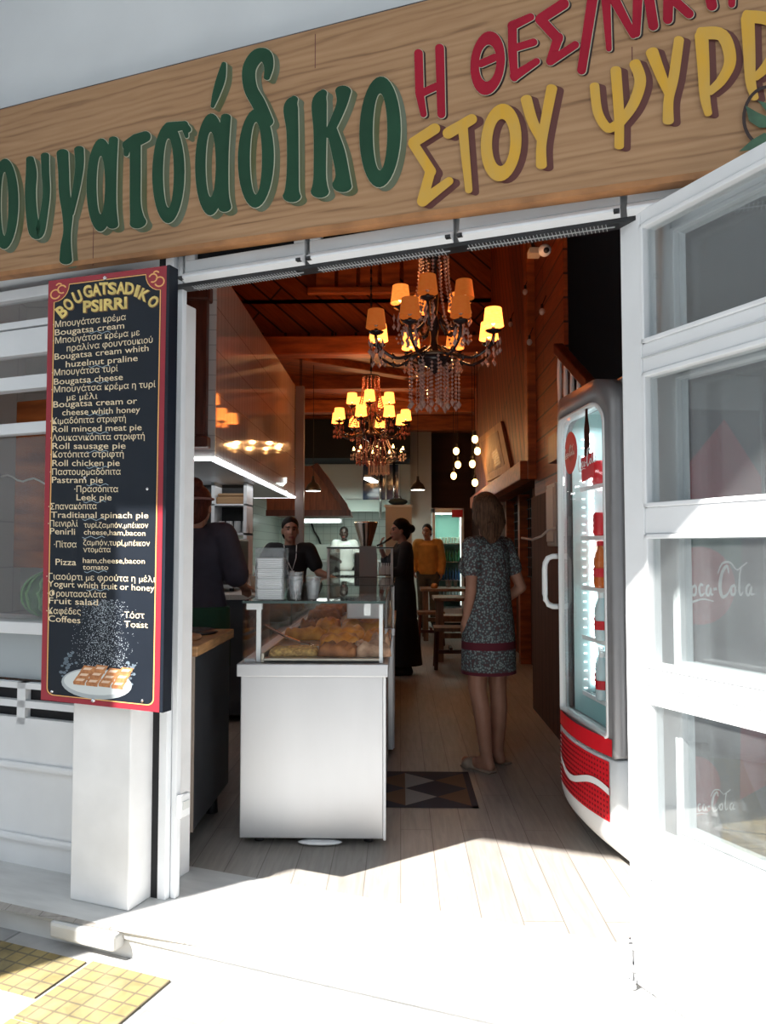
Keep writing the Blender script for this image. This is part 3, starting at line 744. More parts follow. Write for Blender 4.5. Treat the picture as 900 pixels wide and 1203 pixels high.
# painted dividers, plate of sliced pastry and falling sugar
dv = MB()
for (ox, oy, s_), x, y in ((c3, 330, 388), (c3, 330, 560), (c3, 320, 640), (c3, 320, 803), (c3, 320, 896), (c3, 320, 990), (c3, 320, 1070), (c3, 320, 1158), (c4, 295, 122), (c4, 290, 208), (c4, 290, 296), (c4, 300, 463), (c4, 310, 552)):
    P = [(ox + (x - 55 + 110 * k / 8) / s_, oy + (y + 6 * math.sin(k * 1.6)) / s_) for k in range(9)]
    for q, r_ in zip(P, P[1:]): dv.poly([bp(q[0], q[1] - .45, .001), bp(r_[0], r_[1] - .45, .001), bp(r_[0], r_[1] + .35, .001), bp(q[0], q[1] + .35, .001)])
dv.build('divider_flourish', M('pale_blue_paint', (.30, .40, .48), .6), menu)
def pl(pts, e): return [bp(40 + x / 4.15, 560 + y / 4.15, e) for x, y in pts]
def ellp(cx, cy, rx, ry, n=28, tilt=.06): return [(cx + rx * math.cos(2 * math.pi * k / n), cy + ry * math.sin(2 * math.pi * k / n) + tilt * rx * math.cos(2 * math.pi * k / n)) for k in range(n)]
q = MB(); q.poly(pl(ellp(305, 1010, 172, 76), .0012)); q.build('painted_plate_rim', M('plate_grey_paint', (.36, .40, .42), .6), menu)
q = MB(); q.poly(pl(ellp(305, 1003, 160, 62), .0014)); q.build('painted_plate', M('plate_pale_paint', (.58, .62, .62), .6), menu)
q, q2 = MB(), MB()
for i in range(4):
    for j in range(3):
        x = 190 + i * 62 + j * 18; y = 1000 - j * 29 + i * 6 + 5 * math.sin(i * 3 + j)
        P = [(x, y), (x + 58, y + 6), (x + 74, y - 20), (x + 18, y - 27)]
        q.poly(pl(P, .0016 + .00005 * (3 - j))); q.poly(pl([(x, y), (x + 58, y + 6), (x + 57, y + 18), (x + 2, y + 12)], .0018 + .00005 * (3 - j)))
        q2.poly(pl([(x + 12, y - 6), (x + 48, y - 3), (x + 60, y - 14), (x + 22, y - 17)], .0022))
q.build('painted_pastry', M('pastry_orange_paint', (.55, .24, .09), .6, scale=60, col2=(.30, .11, .04)), menu); q2.build('painted_pastry_sugar', M('pastry_pale_paint', (.70, .50, .36), .6), menu)
q = MB()
for i in range(1500):
    v_ = random.random(); y = 600 + 330 * v_; sp = 70 + 50 * v_; x = random.gauss(340 - 20 * v_, sp * .62)
    if not 110 < x < 540: continue
    r_ = random.uniform(1, 2.4); q.poly(pl([(x - r_, y), (x, y - r_), (x + r_, y), (x, y + r_)], .0011))
sd = q.build('painted_sugar_dust', M('sugar_paint', (.48, .54, .60), .7), menu); sd['kind'] = 'stuff'
q = MB()
for i in range(60):
    a = random.choice(((150, 950), (460, 960), (180, 880), (470, 930))); x, y = random.gauss(a[0], 18), random.gauss(a[1], 26); r_ = random.uniform(4, 11)
    q.poly(pl(ellp(x, y, r_, r_ * .8, 7), .00095))
q.build('painted_smoke', M('smoke_paint', (.13, .17, .21), .8), menu)
q = MB()
for x, y in ((90, 1047), (530, 1092), (555, 60), (250, 0 + 5)):
    p_ = bp(40 + x / 4.15, 560 + y / 4.15); q.ell((p_.x, p_.y - .002, p_.z), .006, 8, 5)
p_ = bp(124, 327); q.ell((p_.x, p_.y - .002, p_.z), .008, 8, 5); p_ = bp(110, 823); q.ell((p_.x, p_.y - .002, p_.z), .008, 8, 5)
q.build('fixing_screw', chrome, menu)

# ================================================================== FOLDING DOOR ON THE RIGHT
def door_panel(name, loc, rz, W=.76, with_hardware=True):
    r = bpy.data.objects.new(name, None); COL.objects.link(r); r.location = loc; r.rotation_euler = (0, 0, rz); struct(r)
    rail = [(.015, .36), (.43, .47), (.873, .966), (1.365, 1.445), (1.855, 1.945), (2.315, 2.36)]
    panes = [(.47, .873), (.966, 1.365), (1.445, 1.855), (1.945, 2.315)]
    sw = .088
    f = MB(); f.box(0, sw, 0, .045, .015, 2.36); f.box(W - sw, W, 0, .045, .015, 2.36)
    for a, b in rail: f.box(sw, W - sw, .002, .043, a, b)
    f.box(sw, W - sw, .012, .035, .36, .43)
    f.build('door_frame', alu, r, bevel=.004)
    fb = MB()
    for a, b in panes:
        for (p, q, u, v) in ((sw, W - sw, a, a + .014), (sw, W - sw, b - .014, b), (sw, sw + .014, a, b), (W - sw - .014, W - sw, a, b)): fb.box(p, q, -.004, .049, u, v)
    fb.build('glazing_bead', alu, r, bevel=.003)
    mid = MB()
    mid.box(sw, W - sw, -.003, .002, .916, .922); mid.box(sw, W - sw, -.003, .002, 1.898, 1.903)
    mid.build('rail_groove', alu_grey, r)
    ip = MB()
    for (p, q, u, v) in ((sw, W - sw, .33, .345), (sw, W - sw, .07, .085), (sw, sw + .015, .07, .345), (W - sw - .015, W - sw, .07, .345)): ip.box(p, q, -.008, .004, u, v)
    ip.build('kick_panel_moulding', alu, r, bevel=.003)
    for a, b in panes: MB().box(sw, W - sw, .018, .024, a, b).build('glass_pane', door_glass, r)
    if with_hardware:
        bo = MB(); bo.cyl((.012, -.012, .13), (.012, -.012, .03), .006); bo.box(.0, .026, -.01, 0, .115, .14); bo.box(0, .026, -.01, 0, .05, .07); bo.cyl((.02, -.012, .005), (.02, -.012, .03), .012)
        bo.build('floor_bolt', chrome, r)
    return r
ddir = math.atan2(-.900, .435)
dl = FO + FT * 1.648
door_panel('door_1', (dl.x, dl.y, 0), ddir)
off = Vector((.9, .435, 0)) * .105 + Vector((.435, -.9, 0)) * .02
door_panel('door_2', (dl.x + off.x, dl.y + off.y, 0), ddir, with_hardware=False)

# ================================================================== DRINKS FRIDGE BY THE DOOR
fa, fb_ = Vector((.872, 3.145, 0)), Vector((.785, 3.83, 0))
FW, FH, FD = (fb_ - fa).length, 2.045, .66
frz = math.atan2((fb_ - fa).y, (fb_ - fa).x)
fridge = thing('drinks_fridge', 'tall grey glass-door drinks fridge with a red grille just inside the doorway', 'fridge', fa, frz)
b = MB()
b.box(0, FW, -FD, -.06, .05, .10); b.box(0, .035, -FD, -.06, .10, FH); b.box(FW - .035, FW, -FD, -.06, .10, FH); b.box(0, FW, -FD, -.06, FH - .05, FH); b.box(0, FW, -FD, -FD + .03, .1, FH); b.box(.03, FW - .03, -FD, -.06, .1, .40)
b.build('cabinet', fridge_grey, fridge, bevel=.012)
b = MB(); b.box(.036, .040, -FD + .03, -.062, .40, FH - .05); b.box(FW - .040, FW - .036, -FD + .03, -.062, .40, FH - .05); b.box(.04, FW - .04, -FD + .03, -FD + .036, .40, FH - .05); b.box(.04, FW - .04, -FD + .03, -.062, .40, .405); b.box(.04, FW - .04, -FD + .03, -.062, FH - .056, FH - .051)
b.build('inner_liner', fridge_in, fridge)
# door frame with rounded top corners (bulging forward a little)
def rrect(x0, x1, z0, z1, r, n=6, rb=None):
    P = []
    for cx, cz, a0, rr in ((x1 - r, z1 - r, 0, r), (x0 + r, z1 - r, 90, r), (x0 + (rb or r), z0 + (rb or r), 180, rb or r), (x1 - (rb or r), z0 + (rb or r), 270, rb or r)):
        for k in range(n + 1):
            a = R(a0 + 90 * k / n); P.append((cx + rr * math.cos(a), cz + rr * math.sin(a)))
    return P
def bulge(x): return .045 * (1 - ((x - FW / 2) / (FW / 2)) ** 2)
def frame_mesh(mb, Po, Pi, y0, y1, bl=True):
    n = len(Po); ff = lambda p, y: mb.bm.verts.new((p[0], y + (bulge(p[0]) if bl else 0), p[1]))
    a, b_, c_, d = [ff(p, y1) for p in Po], [ff(p, y1) for p in Pi], [mb.bm.verts.new((p[0], y0, p[1])) for p in Pi], [mb.bm.verts.new((p[0], y0, p[1])) for p in Po]
    for k in range(n):
        j = (k + 1) % n
        mb.face([a[k], a[j], b_[j], b_[k]]); mb.face([b_[k], b_[j], c_[j], c_[k]]); mb.face([c_[k], c_[j], d[j], d[k]]); mb.face([d[k], d[j], a[j], a[k]])
Po, Pi = rrect(0, FW, .47, FH, .13, 8, .02), rrect(.058, FW - .03, .545, FH - .10, .10, 8, .02)
b = MB(); frame_mesh(b, Po, Pi, -.06, 0)
b.build('door_frame', fridge_grey, fridge, True)
b = MB(); frame_mesh(b, rrect(.055, FW - .027, .54, FH - .095, .10, 8, .02), rrect(.066, FW - .040, .554, FH - .109, .095, 8, .02), -.03, .004)
b.build('door_trim', fridge_white, fridge, True)
def bpanel(x0, x1, z0, z1, y, n=10):
    mb = MB(); 
    for k in range(n):
        u, v = x0 + (x1 - x0) * k / n, x0 + (x1 - x0) * (k + 1) / n
        mb.poly([(u, y + bulge(u), z0), (v, y + bulge(v), z0), (v, y + bulge(v), z1), (u, y + bulge(u), z1)])
    return mb
bpanel(.06, FW - .032, .55, FH - .105, -.012).build('door_glass', case_glass, fridge)
bpanel(.03, FW - .03, .475, .545, .003).build('red_door_band', coke_red, fridge)
b = MB(); rows_ = []
for z, y in ((.045, -.10), (.05, -.07), (.075, -.045), (.11, -.022), (.15, -.008), (.20, 0), (.30, .0), (.46, 0), (.465, -.06)):
    rows_.append([b.bm.verts.new((FW * k / 16, y + bulge(FW * k / 16) * min(1, max(0, (y + .1) / .1)), z)) for k in range(17)])
for u, v in zip(rows_, rows_[1:]):
    for k in range(16): b.face([u[k], u[k + 1], v[k + 1], v[k]])
b.face([r_[0] for r_ in rows_]); b.face([r_[-1] for r_ in rows_][::-1])
b.build('base_cowl', fridge_white, fridge, True)
bpanel(.05, FW - .08, .21, .452, .004).build('grille_panel', coke_red, fridge)
b = MB()
for i in range(26):
    for j in range(11):
        x = .06 + i * .0225; z = .218 + j * .0215
        b.box(x, x + .013, bulge(x) + .0045, bulge(x) + .006, z, z + .008)
g_ = b.build('grille_slots', M('grille_dark_red', (.20, .005, .01), .5), fridge)
b = MB(); L, Q = [], []
for k in range(25):
    x = .045 + (FW - .12) * k / 24; z = .318 + .030 * math.sin(2 * math.pi * k / 24 + .5)
    L.append((x, bulge(x) + .008, z + .014)); Q.append((x, bulge(x) + .008, z - .014))
for k in range(24): b.poly([L[k], L[k + 1], Q[k + 1], Q[k]])
b.build('grille_wave', fridge_white, fridge)
b = MB(); hx = FW - .012
b.tube([(hx, 0, 1.285), (hx, .035, 1.284), (hx, .058, 1.275), (hx, .072, 1.25), (hx, .075, 1.22), (hx, .075, 1.10), (hx, .072, 1.07), (hx, .058, 1.048), (hx, .035, 1.038), (hx, 0, 1.037)], .014, 10); b.build('door_handle', fridge_white, fridge, True)
for k in range(5): pass
shz = [.62, .89, 1.13, 1.37, 1.61]
for z in shz:
    b = MB()
    for k in range(12): b.cyl((.05, -.10 - k * .042, z), (FW - .05, -.10 - k * .042, z), .003, seg=6)
    b.box(.045, FW - .045, -.105, -.098, z - .008, z + .012); b.build('shelf', fridge_white, fridge)
# LED column on the far inner wall, plus perforations given an added glow
b = MB(); xx = FW - .046
for k in range(46): b.box(xx - .004, xx, -.165, -.150, .66 + k * .027, .660 + k * .027 + .013)
b.build('led_column', M('fridge_led', (1, 1, 1), emit=(.85, .97, 1), es=12), fridge)
b = MB()
for c_ in (-.115, -.235, -.30):
    for k in range(30): b.box(xx - .003, xx, c_ - .008, c_ + .008, .64 + k * .042, .646 + k * .042)
b.build('glowing_perforation_row', M('perforation_glow', (.8, .9, .9), emit=(.85, .97, 1), es=2.2), fridge)
light('fridge_light', (FW / 2, -.25, FH - .12), 2.2, (.82, .96, 1), .5, fridge, 'AREA', (0, 0, 0), .3)
light('fridge_side_light', (FW - .06, -.2, 1.2), 3.0, (.82, .96, 1), 1.0, fridge, 'AREA', (0, R(90), 0), .05)
# emblems on the glass: red disc, bottle, script lettering
def script_word(mb, fn):
    """the looping script wordmark as brush strokes in a 0..1 x 0..0.32 box"""
    st = [
     [(.135, .20, .016), (.11, .26, .022), (.06, .22, .030), (.035, .12, .034), (.06, .04, .028), (.12, .05, .014), (.17, .11, .008)],
     [(.20, .12, .018), (.17, .10, .022), (.17, .05, .022), (.21, .05, .018), (.22, .10, .018), (.20, .13, .014)],
     [(.31, .12, .016), (.28, .13, .018), (.26, .09, .022), (.28, .04, .020), (.33, .06, .008)],
     [(.39, .12, .016), (.36, .11, .020), (.35, .06, .022), (.38, .04, .016), (.41, .10, .014), (.41, .05, .020), (.44, .05, .008)],
     [(.44, .09, .018), (.485, .095, .018)],
     [(.64, .22, .014), (.62, .28, .020), (.56, .23, .030), (.525, .12, .036), (.55, .03, .028), (.62, .05, .014), (.67, .12, .008)],
     [(.50, .22, .010), (.56, .30, .016), (.66, .31, .014), (.74, .25, .010), (.80, .27, .012), (.88, .31, .010)],
     [(.70, .12, .018), (.67, .10, .022), (.67, .05, .022), (.71, .05, .018), (.72, .10, .018), (.70, .13, .014)],
     [(.80, .26, .016), (.78, .20, .018), (.77, .08, .022), (.79, .04, .016), (.82, .07, .008)],
     [(.91, .13, .016), (.87, .11, .020), (.86, .06, .022), (.89, .04, .016), (.93, .11, .016), (.92, .05, .020), (.97, .05, .008)],
     [(.02, .02, .008), (.14, -.015, .016), (.30, .01, .012), (.44, -.01, .006)]]
    for s_ in st:
        P = smooth_path(s_, 5); n = len(P); A, B = [], []
        for i, (x, y, w_) in enumerate(P):
            q, r_ = P[min(i + 1, n - 1)], P[max(i - 1, 0)]; tx, ty = q[0] - r_[0], q[1] - r_[1]; l = math.hypot(tx, ty) or 1
            A.append(mb.bm.verts.new(fn(x - ty / l * w_ * .6, y + tx / l * w_ * .6))); B.append(mb.bm.verts.new(fn(x + ty / l * w_ * .6, y - tx / l * w_ * .6)))
        for i in range(n - 1): mb.face([A[i], A[i + 1], B[i + 1], B[i]])
def gyx(x, e=0.0): return -.010 + bulge(x) + e
def dpoly(mb, pts, e): mb.poly([(x, gyx(x, e), z) for x, z in pts])
b = MB(); dpoly(b, [(.415 + .098 * math.cos(2 * math.pi * k / 32), 1.765 + .098 * math.sin(2 * math.pi * k / 32)) for k in range(32)], 0); b.build('red_disc_decal', coke_red, fridge)
b = MB(); script_word(b, lambda x, y: (.495 - x * .16, gyx(.495 - x * .16, .004), 1.745 + y * .17)); b.build('disc_script', white_ink, fridge)
b = MB(); cx = .215
prof = [(.011, 1.955), (.012, 1.93), (.013, 1.90), (.020, 1.87), (.026, 1.84), (.024, 1.81), (.026, 1.78), (.026, 1.72), (.024, 1.68)]
dpoly(b, [(cx + r_, z) for r_, z in prof] + [(cx - r_, z) for r_, z in prof[::-1]], 0); b.build('bottle_decal', cola, fridge)
b = MB(); dpoly(b, [(cx + .058, 1.72), (cx - .062, 1.74), (cx - .055, 1.63), (cx + .05, 1.615)], .002); b.build('red_label_decal', coke_red, fridge)
b = MB(); script_word(b, lambda x, y: (cx + .085 - x * .18, gyx(cx + .085 - x * .18, .005), 1.665 + x * .02 + y * .26)); b.build('label_script', white_ink, fridge)
b = MB(); dpoly(b, [(cx + .012, 1.955), (cx - .012, 1.955), (cx - .012, 1.975), (cx + .012, 1.975)], .001); b.build('bottle_cap_decal', black, fridge)
# printed near side panel
sy = lambda u: -.01 - u * (FD - .03)
b = MB(); b.poly([(-.0015, sy(.10), .12), (-.0015, sy(1), .12), (-.0015, sy(1), 1.90), (-.0015, sy(.10), 1.90)]); b.build('side_print', M('side_print_dark', (.06, .045, .055), .35, var=.5, scale=5), fridge)
b = MB()
b.poly([(-.003, sy(u), z) for u, z in ((.42, 1.62), (.75, 1.86), (1, 1.62), (1, 1.45), (.42, 1.45))])
b.build('side_red_patch', M('side_print_red', (.33, .02, .035), .4), fridge)  # red roof-shaped patch laid flat on the side panel
for (u0, z0, ru, rz_) in ((.56, 1.17, .24, .16), (.50, .36, .17, .12)):
    b = MB(); b.poly([(-.003, sy(u0 + ru * math.cos(2 * math.pi * k / 30)), z0 + rz_ * math.sin(2 * math.pi * k / 30)) for k in range(30)]); b.build('side_red_disc', MATS['side_print_red'], fridge)
b = MB(); b.poly([(-.003, sy(u), z) for u, z in ((.80, .30), (1, .36), (1, .75), (.82, .70))]); b.build('side_red_panel', MATS['side_print_red'], fridge)
b = MB(); b.poly([(-.0022, sy(u), z) for u, z in ((.3, 1.24), (.85, 1.24), (.85, 1.40), (.3, 1.40))]); b.build('side_green_print', M('side_print_green', (.02, .10, .07), .4), fridge)
for u0, u1, z0, zs_ in ((.41, .95, 1.11, .50), (.42, .78, .25, .30)):
    b = MB(); script_word(b, lambda x, y: (-.0045, sy(u0 + x * (u1 - u0)), z0 + y * zs_)); b.build('side_script', white_ink, fridge)
# bottles and cans in the fridge
bprof = [(0, 0), (.028, .0), (.031, .01), (.031, .07), (.028, .10), (.031, .13), (.024, .165), (.012, .20), (.012, .235), (0, .235)]
cprof = [(0, 0), (.024, 0), (.031, .012), (.031, .108), (.025, .118), (0, .118)]
def fr_item(x, y, z, mat, nm, lab, group, prof, capm=None):
    o = MB().lathe(prof, (0, 0, 0), 12).build(nm, mat, None, True)
    o.scale = (1, 1, .9); o.location = fridge.location + Matrix.Rotation(frz, 3, 'Z') @ Vector((x, y, z)); tag(o, lab, 'bottle' if nm == 'bottle' else 'can', group)
    if capm:
        k = MB().lathe([(.0135, .215), (.0135, .238), (0, .238)], (0, 0, 0), 10, False).build('bottle_cap', capm, o)
        l = MB().lathe([(.0318, .055), (.0318, .10)], (0, 0, 0), 12, False).build('bottle_label', coke_red, o)
    return o
rowname = {4: 'top', 3: 'second', 2: 'third', 1: 'fourth', 0: 'lowest'}
for si, z in enumerate(shz):
    for k in range(4):
        x = .40 + .07 * k
        if si in (4, 3): fr_item(x, -.102 - .026 * k, z + .012, coke_red, 'can', 'red drink can on the %s shelf of the fridge near the door' % rowname[si], 'red cans on the %s fridge shelf' % rowname[si], cprof)
        elif si == 2: fr_item(x, -.102 - .026 * k, z + .012, M('orange_drink', (.55, .12, .02), .15) if 'orange_drink' not in MATS else MATS['orange_drink'], 'bottle', 'red and orange soft drink bottle on the third shelf of the near fridge', 'soft drinks on the third fridge shelf', bprof, coke_red)
        else: fr_item(x, -.102 - .026 * k, z + .012, M('water_bottle', (.55, .68, .72), .15) if 'water_bottle' not in MATS else MATS['water_bottle'], 'bottle', 'clear water bottle on the %s shelf of the near fridge' % rowname[si], 'water bottles on the %s fridge shelf' % rowname[si], bprof, white_paint)

# ================================================================== COUNTERS
def glass_case(r, x0, x1, y0, y1, z0, z1, t=.008, back=False):
    MB().box(x0, x1, y0, y0 + t, z0, z1 - t).build('front_glass', case_glass, r)
    MB().box(x0, x1, y0, y1, z1 - t, z1).build('top_glass', case_glass, r)
    MB().box(x0, x0 + t, y0 + t, y1, z0, z1 - t).build('side_glass', case_glass, r)
    MB().box(x1 - t, x1, y0 + t, y1, z0, z1 - t).build('side_glass', case_glass, r)
    e = MB()
    e.box(x0 - .002, x1 + .002, y0 - .003, y0 + .001, z1 - .010, z1 + .001)
    e.box(x0 - .003, x0, y0, y1, z1 - .006, z1 + .001); e.box(x1, x1 + .003, y0, y1, z1 - .006, z1 + .001)
    e.build('glass_edge', M('glass_edge_green', (.05, .08, .075), .2) if 'glass_edge_green' not in MATS else MATS['glass_edge_green'], r)
CX0, CX1 = -.722, -.066
case1 = thing('pastry_counter', 'stainless steel pastry display counter with glass case nearest the doorway', 'display counter', (0, 0, 0))
b = MB(); b.box(CX0 + .003, CX1 - .012, 3.462, 4.94, .035, .75); b.build('base_cabinet', steel, case1, bevel=.004)
b = MB(); b.box(CX1 - .012, CX1, 3.458, 3.50, .03, .75); b.build('corner_trim', alu, case1, bevel=.002)
b = MB(); b.box(CX0 - .012, CX1 + .010, 3.440, 4.95, .75, .806); b.build('ledge', steel, case1, bevel=.004)
glass_case(case1, CX0 + .010, CX1 - .004, 3.462, 4.94, .808, 1.085)
b = MB(); b.box(-.655, -.635, 3.49, 3.505, .808, 1.07); b.box(-.70, -.63, 3.485, 3.51, 1.045, 1.078); b.build('case_post', alu, case1)
b = MB(); b.box(CX1 - .03, CX1 - .014, 3.47, 3.485, .808, 1.07); b.build('case_post', alu, case1)
b = MB(); b.box(-.625, CX1 - .02, 3.48, 4.92, .815, .826); b.box(-.632, -.618, 3.48, 4.92, .808, .85); b.build('tray', M('tray_steel', (.55, .50, .42), .3, .8), case1, bevel=.002)
b = MB(); b.box(-.71, -.66, 3.50, 4.92, .808, .822); b.build('sliding_rail', steel, case1)
for x in (CX0 + .08, CX1 - .08):
    for y in (3.54, 4.85): MB().cyl((x, y, 0), (x, y, .036), .022).build('foot', black, case1)
b = MB(); b.ell((-.36, 3.475, .016), (.10, .03, .012), 18, 6); b.build('drip_dish', alu, case1)
b = MB(); b.box(-.165, -.135, 3.475, 3.49, 1.02, 1.075); b.build('temperature_tag', white_paint, case1)
b = MB(); b.box(-.30, -.085, 4.30, 4.50, .93, 1.06); 
b.build('price_card_pad', paper, case1, bevel=.01)
# pastries: lumpy slabs
def pastry(name, label, group, cx, cy, lx, ly, h, rz, mat, lump=.012, z=.8265, seedy=False):
    mb = MB(); n, m = 18, 14
    rows = []
    for i in range(n + 1):
        row = []
        for j in range(m + 1):
            u, v = i / n * 2 - 1, j / m * 2 - 1
            su, sv = math.copysign(abs(u) ** .8, u), math.copysign(abs(v) ** .8, v)
            e = max(0, 1 - abs(u) ** 5) ** .45 * max(0, 1 - abs(v) ** 5) ** .45
            hh = h * e + lump * e * (math.sin(u * 7 + cx * 40) * math.cos(v * 6 + cy * 31) + .6 * math.sin(11 * u * v + 3 * u))
            row.append(mb.bm.verts.new((su * lx / 2 * (1 - .06 * v * v), sv * ly / 2 * (1 - .06 * u * u), max(.002, hh))))
        rows.append(row)
    for i in range(n):
        for j in range(m): mb.face([rows[i][j], rows[i + 1][j], rows[i + 1][j + 1], rows[i][j + 1]])
    per = [rows[i][0] for i in range(n + 1)] + [rows[n][j] for j in range(1, m + 1)] + [rows[i][m] for i in range(n - 1, -1, -1)] + [rows[0][j] for j in range(m - 1, 0, -1)]
    low = [mb.bm.verts.new((v.co.x * .97, v.co.y * .97, 0)) for v in per]
    k = len(per)
    for i in range(k): mb.face([per[i], per[(i + 1) % k], low[(i + 1) % k], low[i]])
    mb.face(low[::-1])
    o = mb.build(name, mat, None, True); o.location = (cx, cy, z); o.rotation_euler = (0, 0, R(rz))
    return tag(o, label, 'pastry', group)
G = 'pastries in the display case'
pastry('seeded_bread', 'flat golden seeded bread at the front left of the pastry case', G, -.50, 3.62, .24, .16, .035, 4, seed_bread, .004)
pastry('filled_roll', 'dark brown twisted pastry at the front middle of the pastry case', G, -.285, 3.60, .19, .15, .05, -8, pastry_brown)
pastry('filled_roll', 'pale sugar-dusted pastry at the front right of the pastry case', G, -.135, 3.62, .17, .19, .055, 10, pastry_sugar)
pastry('filo_pie', 'golden filo slab in the second row of the pastry case', G, -.305, 3.86, .21, .21, .065, 6, pastry_gold)
pastry('filo_pie', 'large golden filo slab in the middle of the pastry case', G, -.29, 4.12, .22, .22, .075, 4, pastry_gold)
pastry('filo_pie', 'long golden pastry lying along the right of the middle slab', G, -.128, 4.03, .11, .30, .065, -8, pastry_gold)
pastry('filled_roll', 'dusted brown pastry beside the right glass of the pastry case', G, -.10, 3.80, .09, .15, .06, -4, pastry_sugar, z=.84)
pastry('filled_roll', 'golden roll alone on the left of the middle row', G, -.52, 4.23, .24, .11, .055, -12, pastry_gold)
pastry('filo_pie', 'golden pastry at the back right of the pastry case', G, -.215, 4.55, .28, .20, .075, 3, pastry_gold)
pastry('filo_pie', 'golden pastry at the back middle of the pastry case', G, -.43, 4.60, .13, .24, .075, -6, pastry_gold)
pastry('filled_roll', 'small brown pastry at the far back left of the pastry case', G, -.55, 4.66, .12, .18, .06, 8, pastry_brown)
b = MB(); b.tube([(0, 0, 0), (-.05, .02, .01), (-.13, .05, .035), (-.24, .10, .085)], [.011, .006, .006, .008], 8); b.box(-.005, .09, -.03, .03, -.006, -.002)
tg = b.build('serving_spatula', chrome); tg.location = (-.46, 3.90, .835); tag(tg, 'metal serving spatula leaning over the left rail of the pastry case', 'spatula')
# acrylic napkin box with paper stacks
nb = thing('napkin_box', 'clear acrylic box of white paper napkins on the pastry case', 'napkin box', (0, 0, 0))
x0, x1, y0, y1, z0, z1 = -.662, -.532, 3.49, 3.64, 1.087, 1.325
MB().box(x0, x1, y0, y0 + .004, z0, z1).build('box_front', clear_plastic, nb); MB().box(x0, x1, y1 - .004, y1, z0, z1).build('box_back', clear_plastic, nb)
MB().box(x0, x0 + .004, y0, y1, z0, z1).build('box_side', clear_plastic, nb); MB().box(x1 - .004, x1, y0, y1, z0, z1).build('box_side', clear_plastic, nb)
MB().box(x0, x1, y0, y1, z0, z0 + .004).build('box_floor', clear_plastic, nb)
for k in range(4):
    b = MB(); n = 5
    for i in range(n): b.box(x0 + .006 + random.uniform(0, .004), x1 - .007 - random.uniform(0, .004), y0 + .006, y1 - .008, z0 + .005 + k * .047 + i * .0091, z0 + .005 + k * .047 + i * .0091 + .0085)
    b.build('napkin_stack', paper, nb, bevel=.003)
# plastic cups beside it
cupp = [(.024, 0), (.036, .085), (.038, .088), (.0355, .085), (.0235, .003)]
for k, (x, y, h) in enumerate(((-.485, 3.55, 3), (-.405, 3.56, 2))):
    b = MB()
    for i in range(h): b.lathe(cupp, (0, 0, i * .020), 18, False)
    b.lathe([(.0, .001), (.024, .001)], (0, 0, 0), 18, False)
    o = b.build('plastic_cup_stack', clear_plastic, None, True); o.location = (x, y, 1.087)
    tag(o, ('taller stack of clear plastic cups right beside the napkin box', 'lower stack of clear plastic cups, further from the napkin box')[k], 'cups')
# second counter
case2 = thing('middle_counter', 'low glass-topped pastry counter behind the front pastry case', 'display counter', (0, 0, 0))
b = MB(); b.box(CX0, CX1 + .02, 4.98, 6.40, .035, .76); b.build('base_cabinet', steel, case2, bevel=.004)
b = MB(); b.box(CX0 - .01, CX1 + .03, 4.97, 6.41, .76, .81); b.build('ledge', steel, case2, bevel=.003)
glass_case(case2, CX0 + .01, CX1 + .02, 4.99, 6.40, .812, 1.085)
b = MB(); b.box(-.66, CX1, 5.02, 6.36, .82, .835); b.build('tray', MATS['tray_steel'], case2)
b = MB(); b.box(CX1 + .012, CX1 + .026, 5.0, 5.02, .04, 1.08); b.build('corner_trim', alu, case2)
for x in (CX0 + .08, CX1 - .08):
    for y in (5.05, 6.3): MB().cyl((x, y, 0), (x, y, .036), .022).build('foot', black, case2)
for i in range(3):
    for j in range(2): pastry('filo_pie', 'brown %s pastry in the %s row of the middle counter' % (('left', 'right')[j], ('first', 'second', 'third')[i]), 'pastries in the middle counter', -.52 + j * .27, 5.25 + i * .40, .22, .30, .07, 0, pastry_brown, z=.8355)
# third, taller counter with a shelf
case3 = thing('tall_display_case', 'taller glass display case with a middle shelf at the far end of the counter', 'display counter', (0, 0, 0))
a0, a1 = -.62, -.06
b = MB(); b.box(a0, a1, 6.46, 7.8, .035, .80); b.build('base_cabinet', steel, case3, bevel=.004)
glass_case(case3, a0, a1, 6.46, 7.8, .80, 1.335)
b = MB(); b.box(a0 + .01, a1 - .01, 6.56, 7.75, 1.09, 1.10); b.build('shelf', case_glass, case3)
b = MB()
for x in (a0 + .002, a1 - .022): b.box(x, x + .02, 6.462, 6.482, .80, 1.33)
b.box(a0, a1, 6.458, 6.47, 1.32, 1.338); b.build('case_frame', alu, case3)
for x in (a0 + .08, a1 - .08):
    for y in (6.55, 7.7): MB().cyl((x, y, 0), (x, y, .036), .022).build('foot', black, case3)
b = MB(); b.box(-.345, -.20, 6.43, 6.445, 1.09, 1.345); b.build('grey_notice_panel', grey_card, case3)
for k in range(5): pastry('filled_roll', 'small golden roll, %s from the left on the floor of the tall case' % ('first', 'second', 'third', 'fourth', 'fifth')[k], 'rolls in the tall case', -.53 + k * .095, 6.66, .085, .2, .06, 0, pastry_gold, z=.801)
for k in range(6):
    b = MB(); b.box(-.016, .016, -.02, .02, 0, .075); b.cyl((0, 0, .075), (0, 0, .1), .012, .009, 10)
    o = b.build('sugar_bottle', paper, None, bevel=.003); o.location = (-.175 + k * .02 - .0, 6.68 + .05 * (k % 2), 1.1005) if False else (-.18 + k * .019, 6.62 + .06 * (k % 2), 1.1005)
    o.scale = (.55, .7, 1); tag(o, 'small white bottle in the row on the upper shelf of the tall case', 'bottle', 'white bottles in the tall case')
b = MB(); b.tube([(0, 0, 0), (.06, .03, .03), (.12, .06, .075)], .008, 8); b.tube([(.0, .015, 0), (.06, .045, .028), (.125, .07, .07)], .007, 8)
